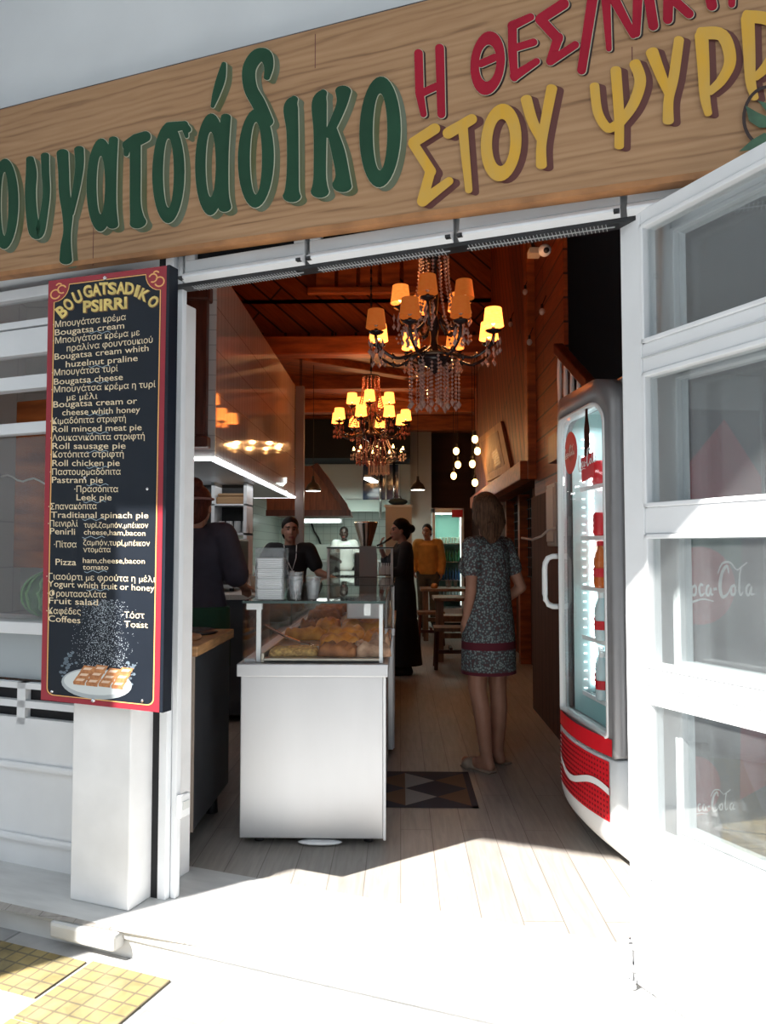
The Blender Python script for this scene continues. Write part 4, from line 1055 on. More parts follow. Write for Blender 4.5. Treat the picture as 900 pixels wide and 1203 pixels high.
o = b.build('serving_tongs', black, None, True); o.location = (-.20, 6.55, 1.348); tag(o, 'black serving tongs resting on top of the tall display case', 'tongs')
# left working counter
lc = thing('side_counter', 'steel side counter with brown top just inside the left door post', 'counter', (0, 0, 0))
b = MB(); b.box(-1.28, -.885, 3.30, 3.98, .12, .86); b.build('cabinet', steel_dark, lc, bevel=.004)
b = MB(); b.box(-1.28, -.882, 3.290, 3.30, .12, .86); b.build('front_panel', brown_reflection if False else M('bronze_steel', (.50, .42, .36), .4, .5), lc)
b = MB(); b.box(-1.30, -.868, 3.28, 4.0, .86, .905); b.build('worktop', brown_reflection, lc, bevel=.004)  # steel top; its brown reflection is put into the colour
for x in (-1.2, -.95):
    for y in (3.36, 3.90): MB().cyl((x, y, 0), (x, y, .12), .03, .026).build('foot', black, lc)
pp = MB(); pp.lathe([(0, 0), (.14, 0), (.145, .008), (.14, .018), (0, .018)], seg=28); o = pp.build('serving_board', M('board_wood', (.36, .19, .10), .5, var=.3, scale=10), None, True); o.location = (-1.06, 3.52, .9055); tag(o, 'round wooden serving board on the side counter by the door post', 'board')
pp = MB(); pp.lathe([(0, 0), (.12, 0), (.13, .006), (.11, .02), (0, .02)], seg=28); o = pp.build('dark_plate', M('dark_slate_plate', (.03, .028, .03), .4), None, True); o.location = (-1.03, 3.78, .9055); tag(o, 'dark round plate on the side counter behind the wooden board', 'plate')
sx = thing('wall_socket', 'small white socket box on the inner edge of the left door post', 'socket', FO + FT * .0085 + Vector((0, 0, .30)), -FA)
MB().box(0, .022, -.03, .03, 0, .085).build('socket_body', white_paint, sx, bevel=.004); MB().box(.022, .026, -.02, .02, .03, .06).build('socket_cover', M('socket_cover', (.65, .66, .64), .4), sx)

# ================================================================== ROOM SHELL
struct(MB().box(-2.7, 1.9, 9.0, 9.15, 4.25, 5.4).build('wall_gable', wood_gable))
b = MB(); b.poly([(-2.7, 9.0, 4.9), (1.9, 9.0, 4.9), (1.9, 2.0, 5.2), (-2.7, 3.0, 5.2)]); struct(b.build('ceiling', wood_ceil))
b = MB(); b.box(-2.7, 1.9, 9.0, 17.2, 3.78, 3.9); struct(b.build('ceiling_rear', wood_ceil))
b = MB(); b.box(-2.7, 1.9, 9.0, 9.12, 3.9, 4.3); struct(b.build('wall_gable_lower', wood_gable))
bm_ = MB()
for y, z, h in ((8.85, 3.60, .22), (10.8, 3.60, .2), (12.4, 3.55, .22), (14.0, 3.5, .28)): bm_.box(-2.7, 1.5, y, y + .22, z, z + h)
bm_.box(-2.0, -1.8, 3.5, 9, 3.34, 3.55)
struct(bm_.build('trim_10', wood_beam, None, bevel=.015))
bm_ = MB()
for i in range(5):
    x = -1.0 + i * .26; bm_.box(x, x + .22, 8.93, 8.985, 4.42, 4.82)
bm_.box(-1.1, .35, 8.90, 8.985, 4.34, 4.42); bm_.box(-1.1, .35, 8.90, 8.985, 4.82, 4.88)
struct(bm_.build('trim_11', wood_beam, None, bevel=.01))
# sloped boards over the left bulkhead
b = MB(); b.poly([(-2.7, 3.0, 3.3), (-2.7, 9.0, 3.3), (-1.9, 9.0, 4.95), (-1.9, 3.0, 5.1)]); struct(b.build('ceiling_slope', wood_ceil))
# diagonal braces on the rear ceiling
bm_ = MB()
for (x0, y0, x1, y1) in ((-1.7, 9.3, .2, 10.7), (1.1, 9.3, .1, 10.7), (-1.6, 11.1, .3, 12.3)):
    d = Vector((x1 - x0, y1 - y0, 0)).normalized() * .09; n_ = Vector((-d.y, d.x, 0))
    bm_.hexa([(x0 - n_.x, y0 - n_.y, 3.70), (x1 - n_.x, y1 - n_.y, 3.70), (x1 + n_.x, y1 + n_.y, 3.70), (x0 + n_.x, y0 + n_.y, 3.70), (x0 - n_.x, y0 - n_.y, 3.79), (x1 - n_.x, y1 - n_.y, 3.79), (x1 + n_.x, y1 + n_.y, 3.79), (x0 + n_.x, y0 + n_.y, 3.79)])
struct(bm_.build('trim_12', wood_beam, None, bevel=.01))
# right side: plank pier, upper slanted boarding, low dark boarding
struct(MB().box(1.13, 1.16, 5.25, 6.45, 0, 5.2).build('wall_right_pier', wood_wall_h))
struct(MB().box(1.16, 1.9, 6.38, 6.44, 0, 5.2).build('wall_right_dark_panel', MATS['stairwell_dark'] if 'stairwell_dark' in MATS else M('stairwell_dark', (.10, .10, .115), .9)))  # dark panel put in for the shade of the stairwell opening
struct(MB().box(1.10, 1.13, 5.26, 6.46, 0, 1.75).build('wall_right_low', wood_low))
struct(MB().box(1.08, 1.9, 6.45, 11.0, 2.0, 5.0).build('wall_right_upper', wood_wall_d))
b = MB(); b.box(1.0, 1.12, 6.4, 11, 1.90, 2.06); b.box(1.06, 1.18, 6.36, 6.52, 1.9, 5); struct(b.build('trim_13', wood_beam, None, bevel=.01))
struct(MB().box(1.50, 1.9, 6.45, 16.2, 0, 3.8).build('wall_right', wood_low))
struct(MB().box(1.9, 2.0, 1.9, 17, 0, 5.3).build('wall_right_outer', MATS['stairwell_dark']))
b = MB()
for y in (6.9, 7.9, 8.9, 10): b.box(1.38, 1.5, y, y + .12, 0, 1.95)
struct(b.build('trim_14', wood_beam, None))
b = MB()
for k in range(22): b.box(1.46, 1.475, 7.1 + k * .13, 7.112 + k * .13, 1.0, 1.9)
for k in range(9): b.box(1.46, 1.475, 7.05, 9.9, 1.0 + k * .11, 1.012 + k * .11)
gr_ = b.build('wall_grille', wire_m); tag(gr_, 'dark metal lattice on the right wall behind the woman in the dress', 'grille')
struct(MB().box(1.15, 1.9, 11.0, 11.1, 2.0, 3.8).build('wall_right_return', wood_gable))
# back wall and kitchen
struct(MB().box(-2.7, 1.9, 16.4, 16.5, 0, 3.9).build('wall_back', kitchen_tile))
struct(MB().box(.20, 1.9, 16.2, 16.4, 0, 3.9).build('wall_back_right', wood_low))
struct(MB().box(-2.7, -2.6, 5.3, 16.4, 0, 3.9).build('wall_left_rear', kitchen_tile))
b = MB(); b.box(.18, .62, 15.2, 15.6, 0, 3.78); struct(b.build('trim_15', M('column_paint', (.56, .52, .47), .7), None, bevel=.01))
b = MB(); b.box(-2.6, .18, 14.9, 15.0, 2.05, 2.28); struct(b.build('trim_16', M('beam_paint', (.30, .34, .32), .7)))
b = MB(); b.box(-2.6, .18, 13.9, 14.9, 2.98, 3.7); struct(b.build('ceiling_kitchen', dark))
kw = struct(MB().box(-.75, -.02, 15.0, 15.04, 2.28, 2.98).build('window_2', blue_glass))
b = MB()
for x in (-.77, -.30, -.04): b.box(x, x + .035, 14.96, 15.0, 2.28, 2.98)
b.build('window_frame', alu_grey, kw)
struct(MB().box(-1.6, -.77, 15.0, 15.04, 2.28, 2.98).build('wall_kitchen_upper', M('kitchen_plaster', (.56, .60, .58), .7)))
struct(MB().box(0.02, .2, 15.0, 15.04, 2.0, 2.98).build('wall_kitchen_upper_right', MATS['kitchen_plaster']))
# tiled bulkhead and extractor hood on the left, with an LED strip along its edge
HX = -1.272; HY0, HY1 = 5.22, 9.15
struct(MB().box(-2.62, HX, HY0, HY1, 1.95, 3.30).build('wall_bulkhead', hood_tile))
struct(MB().box(-2.62, HX, HY0 - .012, HY0, 1.95, 3.30).build('wall_bulkhead_front', hood_tile_f))
ls = thing('led_light_strip', 'thin white LED strip along the lower edge of the tiled hood', 'light strip', (0, 0, 0))
b = MB(); b.box(HX - .002, HX + .012, HY0 - .02, HY1, 1.932, 1.948); b.box(-2.0, HX, HY0 - .02, HY0 - .008, 1.932, 1.948); b.box(-2.0, HX, HY1 - .02, HY1, 1.932, 1.948); b.build('strip_diffuser', led, ls)
light('strip_glow', (-1.75, 7.0, 1.90), 7, (.93, .97, 1), .8, ls, 'AREA', (0, 0, 0), 3.4)
b = MB(); b.hexa([(-2.55, HY0 + .04, 1.93), (HX - .04, HY0 + .04, 1.93), (HX - .04, HY1 - .05, 1.93), (-2.55, HY1 - .05, 1.93), (-2.55, HY0 + .04, 1.949), (HX - .04, HY0 + .04, 1.949), (HX - .04, HY1 - .05, 1.949), (-2.55, HY1 - .05, 1.949)])
hp = b.build('extractor_panel', steel); tag(hp, 'grey metal underside panel of the tiled extractor hood', 'extractor hood')
pf = thing('wall_cabinet', 'narrow dark red wooden frame on the white tiles behind the door post', 'frame', (0, 0, 0))
p0, p1 = at(222, 335, 5.1), at(240, 515, 5.1)
b = MB(); b.box(p0.x - .25, p1.x, 5.12, 5.205, p1.z, p0.z); b.build('frame_board', wood_dark, pf, bevel=.01)
b = MB(); b.box(p0.x - .25, p1.x + .025, 5.09, 5.205, p0.z - .10, p0.z + .02); b.build('frame_cornice', wood_dark, pf, bevel=.012); b = MB(); b.box(p0.x - .25, p1.x + .02, 5.09, 5.205, p1.z - .06, p1.z + .02); b.build('frame_shelf', wood_dark, pf, bevel=.012)
# stair with handrail in the dark opening
st = thing('stair_balustrade', 'white balusters under a dark wooden handrail by the stair opening', 'balustrade', (0, 0, 0))
h0, h1 = at(655, 408, 5.15), at(694, 452, 4.7)
dv_ = (h1 - h0)
b = MB(); n_ = Vector((.03, .02, 0)); 
for q in (0,): b.hexa([h0 + Vector((-.03, 0, -.045)), h1 + Vector((-.03, 0, -.045)), h1 + Vector((.04, 0, -.045)), h0 + Vector((.04, 0, -.045)), h0 + Vector((-.03, 0, .03)), h1 + Vector((-.03, 0, .03)), h1 + Vector((.04, 0, .03)), h0 + Vector((.04, 0, .03))])
b.build('handrail', wood_dark, st, bevel=.008)
for k in range(5):
    p = h0 + dv_ * (.06 + .2 * k)
    MB().lathe([(.014, -.62), (.02, -.5), (.012, -.4), (.018, -.2), (.012, -.05), (.014, -.04)], p, 10).build('baluster', white_paint, st, True)
b = MB(); b.box(h0.x - .05, h1.x + .35, 4.7, 5.25, h0.z - .78, h0.z - .60); b.build('stringer', wood_dark, st)

# ================================================================== CHANDELIERS
def chandelier(name, label, loc, ztop, upper=5, lower=8, Rl=.385, Ru=.21, beads=True, shades=True, dim=(), hot=(), rot=0, power=3.0, crys=None, hang=1.0):
    r = thing(name, label, 'chandelier', loc, rot)
    crys = crys or crystal
    b = MB(); b.lathe([(.0, -.10), (.02, -.09), (.03, -.06), (.10, -.03), (.115, 0), (.06, .02), (.03, .05), (.022, .12), (.035, .2), (.02, .28), (.03, .38), (.018, .5), (.02, .62), (.05, .64), (.02, .67)], seg=20); b.build('central_stem', black_crystal, r, True)
    b = MB(); n = int((ztop - loc[2] - .66) / .045)
    for k in range(n):
        z = .66 + k * .045
        if k % 2: b.box(-.012, .012, -.003, .003, z, z + .05)
        else: b.box(-.003, .003, -.012, .012, z, z + .05)
    b.build('chain', wire_m, r)
    b = MB()
    b.lathe([(.095, .635), (.10, .645), (.095, .655), (.085, .645), (.095, .635)], seg=24, cap=False); b.build('crown_ring', brass, r, True); b = MB(); b.lathe([(.155, -.01), (.165, 0), (.155, .01), (.145, 0), (.155, -.01)], seg=28, cap=False); b.build('bowl_ring', brass, r, True)
    def arm(k, n, Rr, z0, zs, ph, idx):
        a = ph + 2 * math.pi * k / n; ca, sa = math.cos(a), math.sin(a)
        P = [(.05, z0 - .02), (Rr * .35, z0 - .07), (Rr * .65, z0 - .11), (Rr * .92, z0 - .06), (Rr, z0 + .0), (Rr, z0 + .03)]
        b = MB(); b.tube([(x * ca, x * sa, z) for x, z, *_ in smooth_path([(p[0], p[1], 0) for p in P], 4)], .010, 7)
        for s_ in (.5, .72): b.oct((Rr * s_ * ca, Rr * s_ * sa, z0 - .10), .018, .024)
        b.lathe([(.012, 0), (.042, .012), (.05, .02), (.03, .022), (0, .02)], (Rr * ca, Rr * sa, z0 + .02), 12, False)
        am = b.build('arm', black_crystal, r, True)
        zc = z0 + .045
        MB().cyl((Rr * ca, Rr * sa, zc), (Rr * ca, Rr * sa, zs - .005), .011, seg=8).build('candle_tube', brass, am)
        d = idx in dim
        if shades:
            b = MB(); b.lathe([(.063, zs), (.050, zs + .110)], (Rr * ca, Rr * sa, 0), 20, False)
            b.build('lamp_shade', shade_dim if d else (shade_hot if idx in hot else shade_lit), am, True)
            MB().lathe([(0, 0), (.012, .01), (.018, .03), (.010, .055), (0, .07)], (Rr * ca, Rr * sa, zs + .005), 10).build('bulb', bulb_off if d else bulb_on, am, True)
        else:
            MB().lathe([(0, 0), (.012, .01), (.019, .03), (.010, .055), (0, .075)], (Rr * ca, Rr * sa, zs - .01), 10).build('bulb', bulb_on, am, True)
        if not d: light('bulb_glow', (Rr * ca, Rr * sa, zs + .06 if shades else zs + .09), power, WARM, .025, am)
        # drops under the cup
        b = MB()
        for j in range(5):
            t = j * 2 * math.pi / 5; b.oct(((Rr + .042 * math.cos(t)) * 1 * ca - .042 * math.sin(t) * sa, (Rr + .042 * math.cos(t)) * sa + .042 * math.sin(t) * ca, z0 - .03), .009, .03)
            b.oct(((Rr + .042 * math.cos(t)) * ca - .042 * math.sin(t) * sa, (Rr + .042 * math.cos(t)) * sa + .042 * math.sin(t) * ca, z0 - .085), .012, .022)
        b.build('crystal_drop', crys, am)
    for k in range(lower): arm(k, lower, Rl, .09, .155 if shades else .13, .25, k)
    for k in range(upper): arm(k, upper, Ru, .28, .345, .6, 20 + k)
    if beads:
        for k in range(14):                     # swags from the crown ring down to the arms
            a = 2 * math.pi * k / 14; ca, sa = math.cos(a), math.sin(a); b = MB()
            for j in range(23):
                t = j / 22; rr = .09 + (.235 - .09) * t ** 2.4; z = .64 - .52 * t
                b.oct((rr * ca, rr * sa, z), .0098, .0115)
            b.build('bead_string', crys, r)
        for k in range(20):                     # hanging fringe under the bowl
            a = 2 * math.pi * k / 20; rr = .155 if k % 2 else .09; b = MB()
            for j in range(11): b.oct((rr * math.cos(a), rr * math.sin(a), -.02 - j * .024 * hang), .0098, .0118)
            b.oct((rr * math.cos(a), rr * math.sin(a), -.02 - 11.6 * .024 * hang), .016, .028)
            b.build('bead_fringe', crys, r)
    return r
c1 = at(510, 421, 4.75)
chandelier('chandelier', 'large crystal chandelier with orange fabric shades nearest the doorway', c1, 4.9, rot=.12, dim=(4, 5, 6, 23, 24), hot=(2, 3, 7, 0), power=6.0)
c2 = at(436, 512, 8.25)
chandelier('chandelier', 'middle crystal chandelier with small glowing shades behind the first one', c2, 4.98, rot=.3, hot=tuple(range(30)), crys=crystal_red, power=3.5)
c3_ = at(445, 540, 11.6)
chandelier('chandelier', 'farthest crystal chandelier with bare candle bulbs', c3_, 3.75, upper=0, lower=9, Rl=.38, shades=False, rot=.2, power=3.0, hang=.7)
# pendant bulbs and pendant lamps
def pendant_bulb(px, py, Y, zc, label, group, r=.035, power=.7):
    p = at(px, py, Y); t = thing('pendant_bulb', label, 'bulb', p, 0, group)
    MB().ell((0, 0, 0), (r, r, r * 1.25), 14, 9).build('glass_bulb', bulb_on, t, True)
    MB().cyl((0, 0, r), (0, 0, r + .06), .016, .018, 10).build('lamp_holder', black, t)
    MB().cyl((0, 0, r + .05), (0, 0, zc - p.z), .004, seg=6).build('cord', wire_m, t)
    light('bulb_glow', (0, 0, -r - .02), power, WARM, .03, t)
for i, (x, y) in enumerate(((352, 548), (354, 563), (353, 577))):
    pendant_bulb(x, y, 9.4 + .05 * i, 3.78, ('highest', 'middle', 'lowest')[i] + ' glowing pendant bulb beside the tiled hood', 'pendant bulbs by the hood', .036)
for i, (x, y, l) in enumerate(((558, 516, 'highest'), (561, 530, 'second highest'), (555, 545, 'right-hand middle'), (558, 567, 'lowest right'), (536, 530, 'highest left'), (538, 546, 'middle left'), (533, 559, 'lowest left'))):
    pendant_bulb(x, y, 9.2 + .12 * i, 3.78, l + ' glowing bulb of the pendant cluster above the tables', 'pendant bulbs above the tables', .038)
for px, py, Y, lab in ((368, 574, 9.8, 'black dome pendant lamp left, near the wooden kitchen hood'), (491, 573, 10.6, 'black dome pendant lamp in front of the white column')):
    p = at(px, py, Y); t = thing('pendant_lamp', lab, 'lamp', p, 0, 'black dome pendant lamps')
    b = MB(); b.lathe([(.105, -.03), (.10, 0), (.075, .05), (.03, .085), (.018, .12), (.018, .16), (0, .165)], seg=22); b.build('dome_shade', black, t, True)
    MB().lathe([(0, -.028), (.095, -.032)], seg=22, cap=False).build('diffuser', M('lamp_diffuser', (1, 1, 1), emit=(1, .95, .85), es=5) if 'lamp_diffuser' not in MATS else MATS['lamp_diffuser'], t)
    MB().cyl((0, 0, .16), (0, 0, 3.78 - p.z), .004, seg=6).build('cord', wire_m, t); light('lamp_glow', (0, 0, -.06), 5, (1, .92, .8), .06, t)

# ================================================================== LEFT SERVICE AREA UNDER THE HOOD
bc = thing('back_counter', 'pale-topped service counter under the tiled hood', 'counter', (0, 0, 0))
MB().box(-2.58, -1.35, 5.9, 8.6, .05, .93).box(-1.35, -1.13, 5.9, 6.5, .05, .93).build('cabinet', steel_dark, bc); MB().box(-2.59, -1.31, 5.87, 8.62, .93, .97).box(-1.31, -1.10, 5.87, 6.52, .93, .97).build('worktop', M('pale_worktop', (.5, .48, .45), .4), bc, bevel=.004)
MB().box(-2.55, -1.40, 5.95, 8.55, 0, .05).build('plinth', black, bc)
em = thing('espresso_machine', 'black espresso machine on the service counter under the hood', 'coffee machine', (-1.72, 6.35, .97))
MB().box(-.30, .36, 0, .50, .04, .44).build('machine_body', black, em, bevel=.02); MB().box(-.28, .34, -.06, .0, .30, .42).build('front_panel', M('machine_panel', (.05, .05, .055), .25, .3), em, bevel=.01)
for x in (-.15, .10, .27):
    b = MB(); b.cyl((x, -.03, .30), (x, -.03, .24), .035, .03); b.tube([(x, -.03, .25), (x, -.12, .245), (x, -.19, .24)], .012, 8); b.build('group_head', chrome, em, True)
MB().box(-.29, .35, -.10, .02, .03, .06).build('drip_tray', chrome, em); b = MB(); b.tube([(.32, -.03, .36), (.33, -.08, .30), (.33, -.09, .14)], .006, 8); b.build('steam_wand', chrome, em, True)
for x in (-.25, .31):
    for y in (.05, .45): MB().cyl((x, y, 0), (x, y, .04), .02).build('foot', black, em)
for k in range(5):
    b = MB(); b.lathe([(.02, 0), (.028, .05), (.03, .07), (.026, .068), (.018, .004), (0, .004)], seg=14, cap=False); o = b.build('coffee_cup', paper, None, True); o.location = (-1.95 + k * .1, 6.60, 1.4105); tag(o, 'small white coffee cup in the row on top of the espresso machine', 'cup', 'cups on the espresso machine')
sh = thing('wall_shelf', 'white open shelf unit with cups under the tiled hood', 'shelf', (0, 0, 0))
s0, s1 = at(244, 626, 6.95), at(290, 578, 6.95)
b = MB(); b.box(s0.x - .25, s1.x, 6.95, 7.25, s0.z - .02, s0.z); b.box(s0.x - .25, s1.x, 6.95, 7.25, s0.z + .25, s0.z + .265); b.build('shelf_board', white_paint, sh)
for x in (s0.x + .03, s1.x - .03): MB().box(x, x + .03, 6.95, 7.25, s0.z - .48, 1.945).build('upright', white_paint, sh)
MB().box(s0.x - .25, s1.x, 7.24, 7.26, s0.z - .02, 1.93).build('back_panel', M('shelf_dark_back', (.03, .03, .03), .7), sh)
for k in range(4):
    b = MB(); b.lathe([(.036, 0), (.03, .11), (0, .11)], seg=16); o = b.build('paper_cup', M('cup_grey', (.42, .42, .42), .5) if 'cup_grey' not in MATS else MATS['cup_grey'], None, True); o.location = (s0.x + .10 + k * .075, 7.06, s0.z + .0005); tag(o, 'upturned pale cup in the row on the white shelf', 'cup', 'cups on the white shelf')
b = MB(); b.box(-.14, .14, -.1, .1, 0, .07); b.box(-.13, .13, -.09, .09, .07, .1); o = b.build('folded_bag', M('kraft_brown', (.34, .20, .10), .8), None, bevel=.015); o.location = (s0.x + .2, 7.1, s0.z + .2655); tag(o, 'brown paper bags stacked on the top shelf under the hood', 'bags')
p = at(300, 634, 6.2); ic = thing('iced_coffee_cup', 'clear plastic cup of iced coffee with straws in front of the espresso machine', 'cup', (p.x, 6.2, .9705))
MB().lathe([(0, 0), (.028, 0), (.042, .13), (0, .13)], seg=18).build('coffee', M('milky_coffee', (.42, .26, .15), .3), ic, True); MB().lathe([(.029, -.0), (.044, .145), (.046, .15)], seg=18, cap=False).build('cup', clear_plastic, ic, True); b = MB(); b.cyl((0, 0, .12), (.02, 0, .22), .004); b.cyl((0.01, 0.01, .12), (-.01, .01, .21), .004); b.build('straw', white_paint, ic)
ct = MB(); ct.box(-1.27, -1.17, 9.2, 9.3, 0, 3.3); struct(ct.build('trim_17', M('grey_post', (.22, .19, .18), .6)))

# ================================================================== FAR KITCHEN
kh = thing('kitchen_hood', 'reddish wooden sloped hood over the kitchen at the back left', 'hood', (0, 0, 0))
q = [at(352, 604, 11.5), at(409, 604, 11.5), at(404, 592, 11.5), at(375, 548, 11.5), at(352, 545, 11.5)]
q = [Vector((v.x - (.5 if i in (0, 4) else 0), 11.5, v.z)) for i, v in enumerate(q)]
b = MB(); b.prism(q, (0, 1.3, 0)); b.build('hood_body', M('hood_wood', (.26, .085, .035), .45, var=.35, scale=4, stretch=(8, 1, 1)), kh, bevel=.01)
b = MB(); b.prism([q[3] + Vector((-.02, -.05, .05)), q[2] + Vector((.05, -.05, 0)), q[1] + Vector((.05, -.05, -.03)), q[1] + Vector((-.06, -.05, -.03)), q[2] + Vector((-.06, -.05, 0)), q[3] + Vector((-.12, -.05, 0))], (0, .06, 0)); b.build('edge_board', wood_dark, kh)
b = MB(); b.box(q[0].x, q[1].x + .04, 11.44, 11.5, q[0].z - .03, q[0].z + .06); b.build('lower_board', wood_dark, kh); MB().box(q[4].x + .05, q[4].x + .35, 11.9, 12.3, q[4].z - .1, 3.78).build('duct', wire_m, kh)
ft = thing('tube_light', 'lit fluorescent tube light hanging in the kitchen at the back', 'light', at(435, 561, 13.6))
b = MB(); b.hexa([Vector(v) for v in ((-.10, -.2, -.05), (.02, -.2, -.05), (.12, .5, -.05), (0, .5, -.05), (-.10, -.2, -.02), (.02, -.2, -.02), (.12, .5, -.02), (0, .5, -.02))]); b.build('lit_tube', tube_lit, ft)
b = MB(); b.hexa([Vector(v) for v in ((-.11, -.22, -.02), (.03, -.22, -.02), (.13, .52, -.02), (-.01, .52, -.02), (-.09, -.2, .03), (.01, -.2, .03), (.11, .5, .03), (.01, .5, .03))]); b.build('fitting', alu_grey, ft)
b = MB(); b.cyl((0, 0, .03), (0, 0, .5), .006); b.cyl((.05, .35, .03), (.05, .35, .5), .006); b.build('hanger', wire_m, ft)
light('tube_glow', (0, .1, -.12), 10, (.85, 1, .92), .3, ft, 'AREA', (0, 0, 0), .7)
wt = thing('wall_tube_light', 'long lit tube light fixed low on the kitchen tiles', 'light', at(376, 612, 15.8))
MB().box(-.42, .42, -.03, .0, -.025, .03).build('lit_tube', M('soft_tube', (1, 1, 1), emit=(.9, 1, .95), es=4), wt, bevel=.01); MB().box(-.46, .46, .0, .05, -.05, .05).build('fitting', alu, wt); MB().box(-.40, .40, .05, .62, -.02, .02).build('bracket', alu_grey, wt)
light('kitchen_glow', (-.9, 14.2, 2.0), 13, (.82, 1, .9), 1.2, None, 'AREA', (R(35), 0, 0), .8)
kc = thing('kitchen_counter', 'pale kitchen counter along the tiled back wall', 'counter', (0, 0, 0))
MB().box(-2.5, -.1, 15.6, 16.38, .05, 1.06).build('cabinet', alu_grey, kc); MB().box(-2.52, -.08, 15.56, 16.39, 1.06, 1.10).build('worktop', alu, kc); MB().box(-2.5, -.1, 15.66, 16.38, 0, .05).build('plinth', black, kc)
p = at(384, 640, 15.9); b = MB(); b.box(-.25, .28, -.2, .2, 0, .32); bx = b.build('appliance', M('appliance_cream', (.55, .60, .56), .4), None, bevel=.03); bx.location = (p.x, 15.9, 1.1005); tag(bx, 'pale box-shaped kitchen appliance in front of the tiled wall', 'appliance')
b = MB(); b.tube([at(366, 615, 16.3), at(369, 624, 16.3), at(374, 632, 16.3), at(377, 640, 16.3)], .02, 8); hs = b.build('kitchen_hose', black, None, True); tag(hs, 'black hose hanging on the kitchen tiles', 'hose')
hpz = at(430, 613, 9.0)
ho = thing('steel_hopper', 'inverted cone shaped steel hopper behind the tall display case', 'hopper', (hpz.x, 9.0, 0))
MB().lathe([(.05, 1.28), (.06, 1.34), (.14, 1.62), (.145, 1.64), (.13, 1.63), (.05, 1.35)], seg=24, cap=False).build('cone', chrome, ho, True)
MB().box(-.13, .13, -.12, .15, .9, 1.28).build('machine_body', M('machine_dark_grey', (.10, .10, .11), .4, .5), ho, bevel=.015); b = MB(); b.box(-.2, .2, -.2, .25, 0, .9); b.build('stand', steel_dark, ho, bevel=.01)
for k, x in enumerate((447, 463)):
    p = at(x, 590, 14.6); o = MB().cyl((0, 0, 1.9), (0, 0, 3.0), .025, seg=10).build('steel_pipe', chrome, None, True); o.location = (p.x, 14.6, 0); tag(o, ('left', 'right')[k] + ' steel pipe hanging in front of the dark kitchen window', 'pipe')
p = at(467, 598, 12.8); pt = thing('white_partition', 'beige partition board behind the woman in black', 'partition', (p.x, 12.8, 0))
MB().box(-.20, .24, 0, .06, 0, 2.02).build('partition_board', M('beige_board', (.42, .38, .33), .7), pt); b = MB(); b.box(-.22, .26, -.01, .07, 2.02, 2.06); b.build('cap_rail', alu_grey, pt)
dk2 = thing('dark_bags', 'dark bag lying on top of the beige partition', 'bag', (p.x, 12.83, 2.0605)); b = MB(); b.ell((0, 0, .055), (.15, .1, .06), 16, 8); b.ell((.07, 0, .05), (.1, .1, .05), 14, 8); b.build('bag_body', M('teal_dark_cloth', (.02, .04, .05), .8), dk2, True); b = MB(); b.tube([(-.07, 0, .10), (-.04, 0, .15), (.04, 0, .145), (.07, 0, .095)], .01, 8); b.build('strap', black, dk2)

# ================================================================== RIGHT REAR: fridge, tables, poster, boxes
f2p = at(508, 597, 13.3); f2q = at(545, 597, 13.3)
f2 = thing('drinks_fridge', 'distant lit glass-door drinks fridge standing behind the wooden tables', 'fridge', (f2p.x, 13.3, 0))
W2 = f2q.x - f2p.x; H2 = f2p.z
b = MB(); b.box(0, .05, 0, .6, .05, H2); b.box(W2 - .05, W2, 0, .6, .05, H2); b.box(0, W2, 0, .6, H2 - .08, H2); b.box(0, W2, 0, .6, .05, .3); b.box(0, W2, .57, .6, .05, H2); b.build('cabinet', fridge_white, f2, bevel=.008); MB().box(.02, W2 - .02, .03, .57, 0, .05).build('plinth', black, f2)
b = MB(); b.box(.05, W2 - .05, .55, .565, .3, H2 - .08); b.build('inner_liner', M('far_fridge_inside', (.22, .40, .34), .5), f2)
MB().box(.05, W2 - .05, .0, .008, .3, H2 - .08).build('door_glass', case_glass, f2)
b = MB(); b.box(W2 - .06, W2 - .045, .05, .06, .35, H2 - .1); b.build('led_column', M('far_led', (1, 1, 1), emit=(.75, 1, .92), es=3), f2); b = MB(); b.box(.06, W2 - .06, .1, .2, H2 - .10, H2 - .085); b.build('top_light', MATS['far_led'], f2)
b = MB(); b.box(W2 * .62, W2 - .02, -.004, 0, H2 - .16, H2 - .03); b.build('red_badge', coke_red, f2)
light('fridge_light', (W2 / 2, .12, H2 - .12), 3, (.72, 1, .88), .3, f2, 'AREA', (0, 0, 0), .15)
for si, z in enumerate((.45, .78, 1.10, 1.42)):
    b = MB(); b.box(.05, W2 - .05, .05, .54, z - .012, z); b.build('shelf', fridge_white, f2)
    mt = (MATS['water_bottle'], M('blue_bottle', (.04, .12, .28), .2) if 'blue_bottle' not in MATS else MATS['blue_bottle'], M('green_bottle', (.03, .16, .07), .2) if 'green_bottle' not in MATS else MATS['green_bottle'], M('pale_can', (.45, .5, .42), .3) if 'pale_can' not in MATS else MATS['pale_can'])[si]
    proto = None
    for k in range(8):
        if proto is None:
            proto = MB().lathe(bprof if si < 3 else cprof, (0, 0, 0), 10).build('bottle' if si < 3 else 'can', mt, None, True); o = proto
        else: o = proto.copy(); COL.objects.link(o)
        sc_ = .92; o.scale = (sc_ * .75, sc_ * .75, sc_); o.location = (f2p.x + .085 + k * (W2 - .17) / 7, 13.3 + .14, z + .0005)
        nm = ('lowest', 'third', 'second', 'top')[si]; tag(o, '%s in the row on the %s shelf of the distant fridge' % (('clear bottle', 'blue bottle', 'green bottle', 'pale can')[si], nm), 'bottle' if si < 3 else 'can', 'drinks on the %s shelf of the far fridge' % nm)
